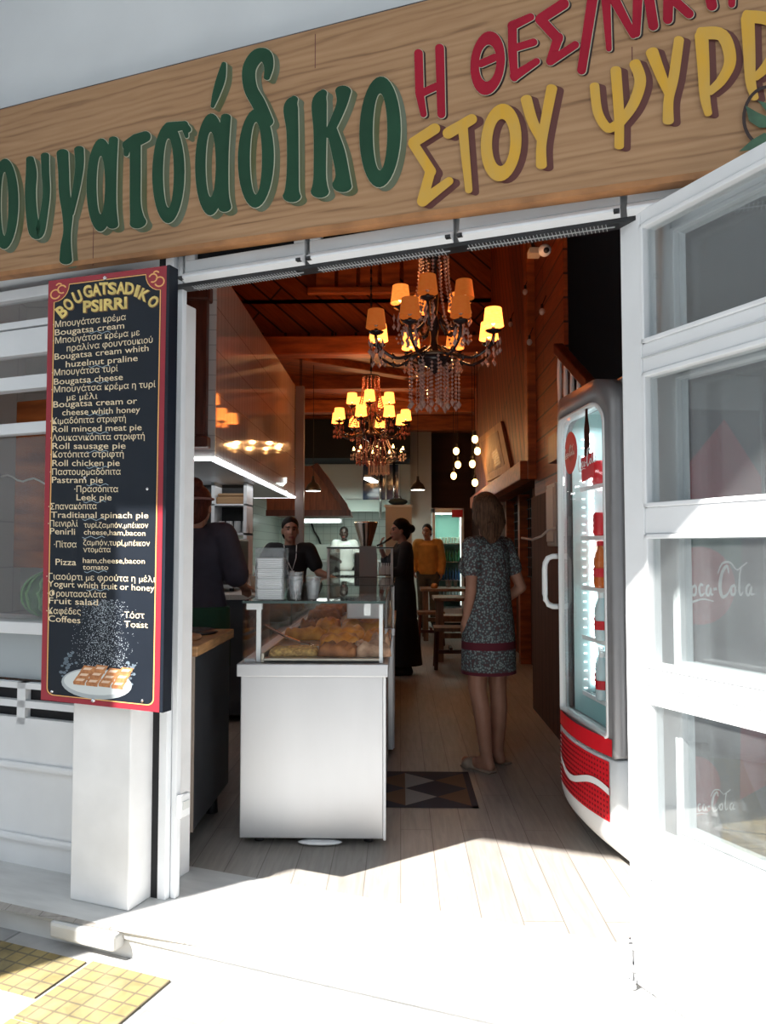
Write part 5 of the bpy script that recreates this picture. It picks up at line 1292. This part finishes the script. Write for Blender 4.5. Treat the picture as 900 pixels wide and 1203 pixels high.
def table(px, Y, w_, d, label):
    p = at(px, 683, Y); t = thing('wooden_table', label, 'table', (p.x, Y, 0), 0, 'wooden tables at the back')
    MB().box(-w_ / 2, w_ / 2, -d / 2, d / 2, .71, .75).build('table_top', wood_table, t, bevel=.008)
    for x in (-w_ / 2 + .08, w_ / 2 - .08):
        for y in (-d / 2 + .08, d / 2 - .08): MB().box(x - .035, x + .035, y - .035, y + .035, 0, .71).build('leg', wood_table, t)
    b = MB(); b.box(-w_ / 2 + .08, w_ / 2 - .08, -.03, .03, .25, .31); b.build('stretcher', wood_table, t); return p
tp = table(527, 11.4, .85, .7, 'wooden table farther from the doorway in front of the drinks fridge')
tq = table(545, 9.3, .75, .6, 'nearer wooden table mostly hidden behind the woman in the dress')
def stool(px, Y, label):
    p = at(px, 700, Y); t = thing('wooden_stool', label, 'stool', (p.x, Y, 0), 0, 'wooden stools at the back')
    MB().box(-.19, .19, -.17, .17, .42, .46).build('seat', wood_table, t, bevel=.006)
    for x in (-.15, .15):
        for y in (-.13, .13): MB().cyl((x * 1.12, y * 1.12, 0), (x, y, .42), .022, seg=8).build('leg', wood_dark, t)
    b = MB(); b.box(-.15, .15, -.015, .015, .16, .2); b.box(-.015, .015, -.13, .13, .2, .24); b.build('stretcher', wood_dark, t)
stool(506, 10.7, 'wooden stool on the left in front of the far table'); stool(533, 10.1, 'wooden stool to the right in front of the far table'); stool(529, 8.6, 'wooden stool nearest the woman in the dress')
for k, (dx, dy) in enumerate(((-.02, 0), (.10, .08), (.02, .15))):
    b = MB(); b.lathe([(.022, 0), (.032, .11), (.030, .11), (.020, .006), (0, .006)], seg=14, cap=False); o = b.build('drinking_glass', clear_plastic, None, True); o.location = (tp.x + dx, 11.3 + dy, .7505); tag(o, 'clear drinking glass on the far wooden table', 'glass', 'glasses on the far table')
b = MB(); b.lathe([(.04, 0), (.05, .02), (.045, .06), (.02, .075), (0, .075)], seg=14); o = b.build('small_dish', M('amber_glass', (.5, .2, .05), .2), None, True); o.location = (tp.x - .22, 11.2, .7505); tag(o, 'small amber dish on the left edge of the far table', 'dish')
# poster on the right wall, panel box, cord, camera, wall bulbs
po = thing('wall_poster', 'tilted brown framed poster high on the right wooden wall', 'poster', (0, 0, 0))
pc = [Vector((1.06, at(x, y, 8).y, 0)) for x, y in ((0, 0),)]
def onx(px, py, X):
    d = ray(px, py); return CC + d * (X / d.x)
cr = [onx(561, 516, 1.045), onx(588, 495, 1.045), onx(600, 552, 1.045), onx(572, 566, 1.045)]
b = MB(); b.prism(cr, (.03, 0, 0)); b.build('poster_sheet', poster_m, po)
ce = sum(cr, Vector()) / 4
b = MB(); b.prism([ce + (v - ce) * .72 + Vector((-.004, 0, 0)) for v in cr], (.004, 0, 0)); b.build('poster_print', M('poster_print_brown', (.26, .13, .06), .6, scale=9, col2=(.14, .06, .03)), po)
b = MB()
for k in range(6):
    a_, b_ = ce + (cr[3] - cr[0]) * (.02 + .05 * k), ce + (cr[1] - cr[0]) * .22 + (cr[3] - cr[0]) * (-.02 + .05 * k)
    b.hexa([a_ + Vector((-.006, 0, -.012)), b_ + Vector((-.006, 0, -.012)), b_ + Vector((-.004, 0, -.012)), a_ + Vector((-.004, 0, -.012)), a_ + Vector((-.006, 0, .008)), b_ + Vector((-.006, 0, .008)), b_ + Vector((-.004, 0, .008)), a_ + Vector((-.004, 0, .008))])
b.build('poster_lines', wood_dark, po)
eb = thing('fuse_box', 'pale grey electrical box on the right wall behind the near fridge', 'electrical box', (1.02, at(648, 605, 5.2).y, 0))
z0, z1 = at(648, 642, 5.2).z, at(648, 568, 5.2).z
MB().box(0, .08, -.12, .16, z0, z1).build('box_body', M('box_beige', (.42, .36, .32), .5), eb, bevel=.01); MB().box(-.008, 0, -.1, .14, z0 + .03, z1 - .03).build('box_lid', M('box_lid', (.46, .40, .36), .5), eb, bevel=.004)
b = MB(); b.tube([at(653, 620, 5.05), at(645, 622, 5.1), at(636, 630, 5.15), at(625, 634, 5.3), at(613, 632, 5.4)], .008, 8); o = b.build('power_cord', M('cord_white', (.6, .56, .52), .5), None, True); tag(o, 'pale cord hanging across the dark boards beside the fuse box', 'cord')
cp = at(640, 294, 5.0); cc = thing('security_camera', 'white dome security camera high in the right corner of the doorway', 'camera', cp)
MB().box(-.10, -.02, .0, .10, -.02, .025).build('mount', M('mount_beige', (.42, .34, .26), .5), cc, bevel=.006); MB().ell((0, 0, 0), (.042, .05, .040), 18, 12).build('housing', white_paint, cc, True); b = MB(); b.ell((.003, -.038, -.014), (.020, .018, .020), 14, 8); b.build('lens', black, cc, True)
MB().cyl((-.06, .05, .02), (-.06, .35, .35), .012).build('bracket', wire_m, cc)
for k, (x, y, Y) in enumerate(((617, 343, 6.6), (600, 381, 7.2), (622, 402, 6.5), (637, 366, 6.2), (569, 400, 8.5))):
    p = onx(x, y, 1.05); t = thing('festoon_bulb', 'small unlit white festoon bulb hanging on the right wooden wall, %s one' % ('topmost', 'middle left', 'lower right', 'right-hand', 'farthest')[k], 'bulb', p, 0, 'festoon bulbs on the wooden wall')
    MB().ell((0, 0, 0), (.022, .022, .027), 12, 8).build('glass_bulb', M('opal_glass', (.55, .48, .42), .3) if 'opal_glass' not in MATS else MATS['opal_glass'], t, True); MB().cyl((0, 0, .02), (0, 0, .055), .011, seg=8).build('lamp_holder', black, t); MB().tube([(0, 0, .05), (.03, .0, .12)], .004, 6).build('wire', wire_m, t)

# things seen in the left window
ml = fpl(30, 729, -.16); t = thing('melon', 'round dark green striped melon on the left window sill', 'melon', FO + FT * ml.x - FN * ml.y * 1 + Vector((0, 0, zrow(730) + .001)) if False else FO + FT * (-.84) + FN * (-.195) + Vector((0, 0, zrow(730))))
mb = MB(); mb.ell((0, 0, .105), (.125, .125, .105), 32, 16); mb.build('rind', melon_m, t, True)
b = MB()
for k in range(12):
    a = 2 * math.pi * k / 12; P = [(.126 * math.sin(R(th)) * math.cos(a + .06 * math.sin(th * .2)), .126 * math.sin(R(th)) * math.sin(a + .06 * math.sin(th * .2)), .105 + .106 * math.cos(R(th))) for th in range(12, 165, 12)]
    b.tube(P, [.002 + .006 * math.sin(math.pi * i / (len(P) - 1)) for i in range(len(P))], 6)
b.build('pale_stripes', M('melon_stripe', (.16, .34, .12), .5), t, True); MB().cyl((0, 0, .205), (.02, .01, .235), .008, .005, 8).build('stem', M('melon_stem', (.12, .10, .04), .7), t)
wb = thing('wooden_menu_frame', 'tall reddish wooden frame with small photo cards behind the left window', 'frame', FO + FT * (-1.14) + FN * (-.62), -FA)
MB().box(-.40, .18, 0, .05, 1.22, 2.12).build('frame_board', wood_beam, wb, bevel=.008)
for k in range(6): MB().box(.07, .15, -.006, 0, 1.28 + k * .125, 1.36 + k * .125).build('photo_card', black, wb)
b = MB(); n = 30
b.tube([FO + FT * (-1.5 + 1.1 * k / n) + FN * (-.5) + Vector((0, 0, 1.70 + .012 * math.sin(k * 1.3) - .05 * math.sin(math.pi * k / n))) for k in range(n + 1)], .005, 6); o = b.build('string_light_wire', M('white_wire', (.75, .72, .66), .4), None, True); tag(o, 'thin pale string light wire crossing behind the left window', 'string lights')

# ================================================================== PEOPLE
V = Vector
def skeleton(**kw):
    J = dict(pelvis=V((0, 0, .93)), waist=V((0, 0, 1.06)), chest=V((0, 0, 1.25)), neck=V((0, .01, 1.42)), head=V((0, -.015, 1.575)),
             shl=V((.175, .005, 1.375)), ell=V((.215, .03, 1.10)), wrl=V((.215, -.05, .87)), shr=V((-.175, .005, 1.375)), elr=V((-.215, .03, 1.10)), wrr=V((-.215, -.05, .87)),
             hil=V((.09, 0, .90)), knl=V((.095, -.01, .50)), anl=V((.095, .03, .085)), tol=V((.115, -.12, .035)), hir=V((-.09, 0, .90)), knr=V((-.095, -.01, .50)), anr=V((-.095, .03, .085)), tor=V((-.115, -.12, .035)),
             wide=1.0, face=0.0, palml=V((-1, 0, 0)), palmr=V((1, 0, 0)), curl=.5, female=False)
    for k, v in kw.items(): J[k] = V(v) if isinstance(v, tuple) else v
    return J
def torso(mb, J, inf=0.0, z_top=None):
    w_, f = J['wide'], J['female']
    ch, wa, pe, ne = J['chest'], J['waist'], J['pelvis'], J['neck']
    rows = []
    def row(c, dz, rx, ry): rows.append((c.x, c.y, c.z + dz, rx * w_ + inf, ry * w_ + inf))
    row(pe, -.09, .10, .085); row(pe, -.05, .155, .115); row(pe, .0, .17 if f else .16, .118); row(wa, -.03, .148, .105); row(wa, .05, .135 if f else .142, .10)
    row(ch, -.06, .145, .105); row(ch, .03, .158, .108); row(ch, .10, .165, .098); row(ne, -.04, .125, .075); row(ne, .0, .06, .058)
    mb.loft(rows, 28)
    mb.cap(J['shl'] + V((-.06, 0, 0)), J['shl'], .06 * w_ + inf, .055 * w_ + inf); mb.cap(J['shr'] + V((.06, 0, 0)), J['shr'], .06 * w_ + inf, .055 * w_ + inf)
    if f:
        for s in (-1, 1): mb.ell((ch.x + s * .07, ch.y - .085, ch.z + .0), (.065 + inf, .055 + inf, .065 + inf))
def arms(mb, J, inf=0.0, upto=1.0, side='lr'):
    for s in side:
        a, b, c = J['sh' + s], J['el' + s], J['wr' + s]; w_ = J['wide']
        if upto <= .5: mb.cap(a, a.lerp(b, upto * 2), .054 * w_ + inf, .050 * w_ + inf)
        else:
            mb.cap(a, b, .052 * w_ + inf, .040 * w_ + inf); mb.cap(b, b.lerp(c, (upto - .5) * 2), .041 * w_ + inf, (.041 - .014 * (upto - .5) * 2) * w_ + inf)
def legs(mb, J, inf=0.0):
    w_ = J['wide']
    for s in 'lr':
        mb.cap(J['hi' + s], J['kn' + s], .085 * w_ + inf, .058 + inf); k, a = J['kn' + s], J['an' + s]
        m = k.lerp(a, .33) + V((0, .012, 0)); mb.cap(k, m, .055 + inf, .055 + inf); mb.cap(m, a, .055 + inf, .038 + inf)
def feet(mb, J, inf=0.0):
    for s in 'lr':
        a, t = J['an' + s], J['to' + s]; h = V((a.x, a.y + .025, .034))
        mb.cap(a, h, .038 + inf, .033 + inf); mb.cap(h, t, .033 + inf, .027 + inf); mb.cap(a, V((t.x, t.y * .3 + a.y * .7, .05)), .036 + inf, .03 + inf)
def hand(mb, wr, d, palm, curl, left):
    d = d.normalized(); palm = (palm - d * palm.dot(d)).normalized(); sd = d.cross(palm) * (1 if left else -1)
    rot = Matrix((sd, d, palm)).transposed()
    mb.ell(wr + d * .05, (.038, .055, .017), 12, 8, rot); mb.cap(wr - d * .02, wr + d * .03, .026, .026)
    for i, L in enumerate((.068, .078, .072, .056)):
        base = wr + d * .088 + sd * (.027 - .018 * i); a1 = curl * .8; a2 = curl * 1.9
        p1 = base + (d * math.cos(a1) + palm * math.sin(a1)) * L * .5; p2 = p1 + (d * math.cos(a2) + palm * math.sin(a2)) * L * .5
        mb.cap(base - d * .02, p1, .0098, .009, 8); mb.cap(p1, p2, .009, .0075, 8)
    t0 = wr + d * .035 + sd * .028; t1 = t0 + (sd * .75 + d * .6 + palm * .3).normalized() * .035; t2 = t1 + (d * .9 + sd * .15 + palm * .45).normalized() * .032
    mb.cap(t0, t1, .013, .0105, 8); mb.cap(t1, t2, .0105, .0085, 8)
def head(mb, J):
    h, n = J['head'], J['neck']; rz = Matrix.Rotation(J['face'], 3, 'Z')
    P = lambda x, y, z: h + rz @ V((x, y, z))
    mb.cap(n + V((0, 0, -.04)), h + rz @ V((0, .02, -.06)), .054, .050)
    mb.ell(P(0, .012, .03), (.074, .093, .092), 20, 14, rz); mb.ell(P(0, -.018, -.035), (.060, .072, .078), 18, 12, rz)
    mb.ell(P(0, -.055, -.088), (.034, .032, .026), 12, 8, rz)                       # chin
    mb.cap(P(0, -.088, .012), P(0, -.105, -.028), .008, .013, 8); mb.ell(P(0, -.098, -.032), (.017, .012, .010), 10, 8, rz)   # nose
    mb.ell(P(0, -.086, -.062), (.024, .012, .006), 10, 6, rz); mb.ell(P(0, -.084, -.072), (.021, .012, .007), 10, 6, rz)        # lips
    mb.ell(P(0, -.078, .030), (.052, .014, .010), 12, 6, rz)                         # brow
    for s in (-1, 1):
        mb.ell(P(s * .076, .008, -.012), (.010, .020, .032), 10, 8, rz); mb.ell(P(s * .032, -.066, -.025), (.022, .018, .020), 10, 8, rz)
def person(label, loc, rotz, J, skin_m, scale=1.0, vox=.0085, clothes=()):
    mb = MB(); torso(mb, J); arms(mb, J); legs(mb, J); feet(mb, J); head(mb, J)
    hand(mb, J['wrl'], J.get('hdl', J['wrl'] - J['ell']), J['palml'], J['curl'], True); hand(mb, J['wrr'], J.get('hdr', J['wrr'] - J['elr']), J['palmr'], J['curl'], False)
    me = remesh(mb, vox, 3)
    o = mesh_obj('person', me, [skin_m, eye_m, lip_m, white_ink])
    h = J['head']; rz = Matrix.Rotation(J['face'], 3, 'Z')
    e = [h + rz @ V((s * .032, -.080, .005)) for s in (-1, 1)]; br = [h + rz @ V((s * .033, -.088, .030)) for s in (-1, 1)]; lp = h + rz @ V((0, -.094, -.067))
    for p in me.polygons:
        c = p.center
        if abs(c.z - h.z) > .13: continue
        q = rz.inverted() @ (c - h)
        if q.y > -.05: continue
        if any((c - x).length < .0125 for x in e): p.material_index = 1
        elif abs(abs(q.x) - .033) < .020 and abs(q.z - .029) < .006: p.material_index = 1
        elif abs(q.x) < .024 and abs(q.z + .067) < .011 and q.y < -.07: p.material_index = 2
    o.location = loc; o.rotation_euler = (0, 0, rotz); o.scale = (scale,) * 3
    tag(o, label, 'person')
    for nm, mat, fn, kw in clothes:
        b = MB(); fn(b); m2 = remesh(b, kw.get('vox', .011), kw.get('it', 5), kw.get('cut'))
        mesh_obj(nm, m2, mat, o)
    return o
def tee(J, inf=.014, upto=.36, hem=.86):
    def f(b): torso(b, J, inf); arms(b, J, inf + .006, upto)
    return f
def shoes_fn(J): return lambda b: feet(b, J, .010)
def hair_cap(J, back=.0, low=-.03, thick=.012, bun=None, front=-.055):
    def f(b):
        h = J['head']; rz = Matrix.Rotation(J['face'], 3, 'Z'); P = lambda x, y, z: h + rz @ V((x, y, z))
        b.ell(P(0, .022, .045), (.076 + thick, .090 + thick, .085 + thick), 20, 14, rz); b.ell(P(0, .05, -.01 + low * .3), (.070 + thick, .062 + thick, .085 + thick), 18, 12, rz)
        if bun: b.ell(P(*bun[0]), bun[1], 16, 10)
    return f
def hair_cut(J, zf=.045):
    h = J['head']; rz = Matrix.Rotation(J['face'], 3, 'Z')
    return [(h + rz @ V((0, -.050, zf)), rz @ V((0, -.75, -.66)))]

# --- woman in the patterned dress, seen from behind
p = at(571, 893, 4.72)
J = skeleton(female=True, wide=.86, shl=(.15, .005, 1.37), shr=(-.15, .005, 1.37), ell=(.19, .03, 1.10), wrl=(.15, -.06, .88), hdl=(-.45, -.35, -.82), palml=(-1, -.2, 0), elr=(-.225, .08, 1.11), wrr=(-.15, -.10, .96), hdr=(.8, -.5, -.1), palmr=(0, 0, -1), face=-.85, anl=(.075, .045, .085), tol=(.09, -.115, .035), anr=(-.10, -.02, .085), tor=(-.14, -.17, .035))
def dress(b):
    torso(b, J, .020); arms(b, J, .016, .26)
    b.loft([(0, 0, .53, .178, .165), (0, 0, .60, .178, .165), (0, 0, .75, .180, .160), (0, 0, .88, .175, .152), (0, 0, 1.0, .160, .138), (0, 0, 1.10, .150, .128), (0, .0, 1.25, .150, .126)], 32)
def long_hair(b):
    hair_cap(J)(b); h = J['head']
    b.loft([(0, .125, 1.09, .03, .014), (.01, .125, 1.17, .075, .028), (0, .122, 1.27, .098, .036), (0, .100, 1.38, .108, .05), (0, .06, 1.46, .100, .062), (0, .045, 1.53, .090, .072), (0, .03, 1.60, .083, .076), (0, .02, 1.66, .06, .06)], 24)
    for s in (-1, 1): b.cap(V((s * .075, .03, 1.54)), V((s * .095, .055, 1.27)), .030, .014)
    for i in range(9):
        x = -.08 + .02 * i; b.cap(V((x * .9, .095, 1.50)), V((x * 1.15, .150 - abs(x) * .3, 1.10 + .06 * abs(math.sin(i * 2.1)))), .020, .008, 8)
wd = person('long-haired woman in a grey patterned dress with her back turned', (p.x + .02, p.y, 0), R(222), J, skin, .975, .0075,
 [('dress', dress_cloth, dress, dict(vox=.009, cut=[(V((0, 0, .585)), V((0, 0, -1)))])),
  ('hair', hair_brown, long_hair, dict(vox=.009, cut=hair_cut(J, .05))),
  ('sandals', leather, lambda b: [b.box(J['to' + s].x - .042 if s == 'l' else J['to' + s].x - .035, J['to' + s].x + .03, J['to' + s].y - .025, J['an' + s].y + .065, .0, .014) for s in 'lr'] and [b.cap(V((J['to' + s].x - .035, J['to' + s].y + .04, .03)), V((J['to' + s].x + .028, J['to' + s].y + .04, .03)), .038, .038) for s in 'lr'], dict(vox=.008, it=2)),
 ])
b = MB()
for s in (-1, 1): b.tube([V((s * .03, -.055, 1.668)), V((s * .075, -.05, 1.665)), V((s * .09, .0, 1.64)), V((s * .09, .045, 1.625))], .005, 6)
b.ell((.04, -.058, 1.675), (.026, .012, .018)); b.ell((-.04, -.058, 1.675), (.026, .012, .018)); b.build('sunglasses', black, wd, True)

# --- woman in black with a bun, in profile facing left
p = at(471, 789, 8.2)
J = skeleton(female=True, wide=.95, face=0, elr=(-.20, -.13, 1.16), wrr=(-.10, -.22, 1.36), hdr=(.3, -.1, .6), palmr=(.3, 1, 0), ell=(.205, -.06, 1.12), wrl=(.16, -.26, 1.10), palml=(-.2, 0, 1), head=(0, -.035, 1.565))
def blackdress(b):
    torso(b, J, .018); arms(b, J, .018, .72)
    b.loft([(0, .02, .08, .19, .20), (0, .02, .3, .18, .18), (0, .0, .6, .178, .16), (0, 0, .88, .185, .145), (0, 0, 1.02, .16, .125), (0, 0, 1.2, .16, .12)], 28)
person('woman in a long black dress with a hair bun standing in profile', (p.x + .02, p.y, 0), R(-78), J, skin, .97, .0095,
 [('dress', cloth_black, blackdress, dict(cut=[(V((0, 0, .10)), V((0, 0, -1)))])), ('hair', hair_dark, hair_cap(J, bun=((0, .135, .02), (.048, .045, .048))), dict(cut=hair_cut(J, .045))), ('shoes', cloth_black, shoes_fn(J), {})])

# --- man in mustard sweater far back
p = at(503, 733, 13.0)
J = skeleton(ell=(.235, .02, 1.10), elr=(-.235, .02, 1.10), wrr=(-.22, -.12, .93), wrl=(.225, -.08, .89), wide=1.04, head=(-.015, -.045, 1.565), face=-.25)
person('man in a mustard sweater and dark olive trousers standing near the white column', (p.x, p.y, 0), R(-5), J, skin_tan, 1.03, .0095,
 [('sweater', cloth_mustard, tee(J, .020, .97), dict(cut=[(V((0, 0, .86)), V((0, 0, -1)))])),
  ('trousers', cloth_olive, lambda b: (legs(b, J, .020), b.loft([(0, 0, .80, .15, .12), (0, 0, .9, .178, .135), (0, 0, .98, .165, .125)])), dict(cut=[(V((0, 0, .07)), V((0, 0, -1)))])),
  ('hair', hair_dark, hair_cap(J, thick=.006), dict(cut=hair_cut(J, .05))), ('shoes', cloth_black, shoes_fn(J), {})])

# --- attendant in black t-shirt behind the counter
p = at(350, 640, 6.95)
J = skeleton(wide=.98, ell=(.27, -.06, 1.16), wrl=(.36, -.22, 1.13), palml=(0, 0, -1), elr=(-.30, -.02, 1.14), wrr=(-.30, -.22, 1.06), palmr=(0, 0, -1), face=.12, head=(.0, -.03, 1.56))
att = person('attendant in a black t-shirt and green apron leaning on the counter behind the pastry cases', (p.x - .07, p.y, 0), R(8), J, skin, .955, .0085,
 [('tshirt', cloth_black, tee(J, .016, .34), dict(cut=[(V((0, 0, .86)), V((0, 0, -1)))])),
  ('trousers', cloth_black, lambda b: (legs(b, J, .018), b.loft([(0, 0, .80, .15, .12), (0, 0, .9, .172, .13), (0, 0, .98, .16, .12)])), dict(cut=[(V((0, 0, .07)), V((0, 0, -1)))])),
  ('apron', cloth_green, lambda b: b.loft([(0, -.02, .45, .19, .13), (0, -.02, .7, .19, .135), (0, -.01, .92, .185, .14), (0, -.01, 1.05, .165, .125)]), {}),
  ('hair', hair_dark, hair_cap(J, thick=.007), dict(cut=hair_cut(J, .052))), ('shoes', cloth_black, shoes_fn(J), {})])
b = MB(); b.tube([(-.06, -.06, 1.42), (-.035, -.125, 1.30), (.02, -.14, 1.18), (.055, -.125, 1.30), (.06, -.06, 1.42)], .005, 6); b.box(.0, .04, -.15, -.142, 1.12, 1.18); b.build('lanyard', paper, att)

# --- cook far at the back
p = at(405, 642, 14.9)
J = skeleton(ell=(.25, -.02, 1.12), wrl=(.20, -.22, 1.08), elr=(-.25, -.02, 1.12), wrr=(-.18, -.24, 1.08), palml=(0, 0, -1), palmr=(0, 0, -1), head=(-.03, -.07, 1.56), face=-.3)
person('cook in a white t-shirt bending forward in the kitchen at the back', (p.x, 14.9, 0), R(15), J, skin_dark, 1.04, .011,
 [('tshirt', cloth_white, tee(J, .018, .36), dict(cut=[(V((0, 0, .86)), V((0, 0, -1)))])),
  ('trousers', cloth_black, lambda b: (legs(b, J, .018), b.loft([(0, 0, .80, .15, .12), (0, 0, .9, .172, .13), (0, 0, .98, .16, .12)])), {}), ('hair', hair_dark, hair_cap(J, thick=.005), dict(cut=hair_cut(J, .045))), ('shoes', cloth_black, shoes_fn(J), {})])

# --- staff member with auburn bun, seen from behind at the left
p = at(243, 700, 4.85)
J = skeleton(female=True, wide=1.04, ell=(.26, -.02, 1.11), wrl=(.22, -.24, 1.06), elr=(-.26, -.02, 1.11), wrr=(-.22, -.24, 1.06), palml=(0, 0, -1), palmr=(0, 0, -1), head=(0, -.03, 1.55))
stf = person('staff member in a dark t-shirt with an auburn bun behind the side counter', (p.x - .045, p.y - .1, 0), R(172), J, skin, 1.02, .0085,
 [('tshirt', cloth_purple, tee(J, .024, .44), dict(cut=[(V((0, 0, .88)), V((0, 0, -1)))])),
  ('trousers', cloth_black, lambda b: (legs(b, J, .018), b.loft([(0, 0, .80, .17, .14), (0, 0, .9, .195, .15), (0, 0, .98, .185, .14)])), dict(cut=[(V((0, 0, .07)), V((0, 0, -1)))])),
  ('apron', cloth_green, lambda b: b.loft([(0, -.005, .58, .215, .175), (0, -.005, .75, .215, .175), (0, -.005, .95, .21, .165)], 28), {}),
  ('hair', hair_red, hair_cap(J, low=-.05, bun=((0, .075, .135), (.058, .056, .048))), dict(cut=hair_cut(J, .05))), ('shoes', cloth_black, shoes_fn(J), {})])
b = MB(); h = J['head']; b.tube([h + V((.094 * math.cos(R(a)), .02 + .108 * math.sin(R(a)), .05)) for a in range(0, 361, 20)], .008, 6); b.build('headband', M('headband_pink', (.35, .20, .18), .7), stf, True)
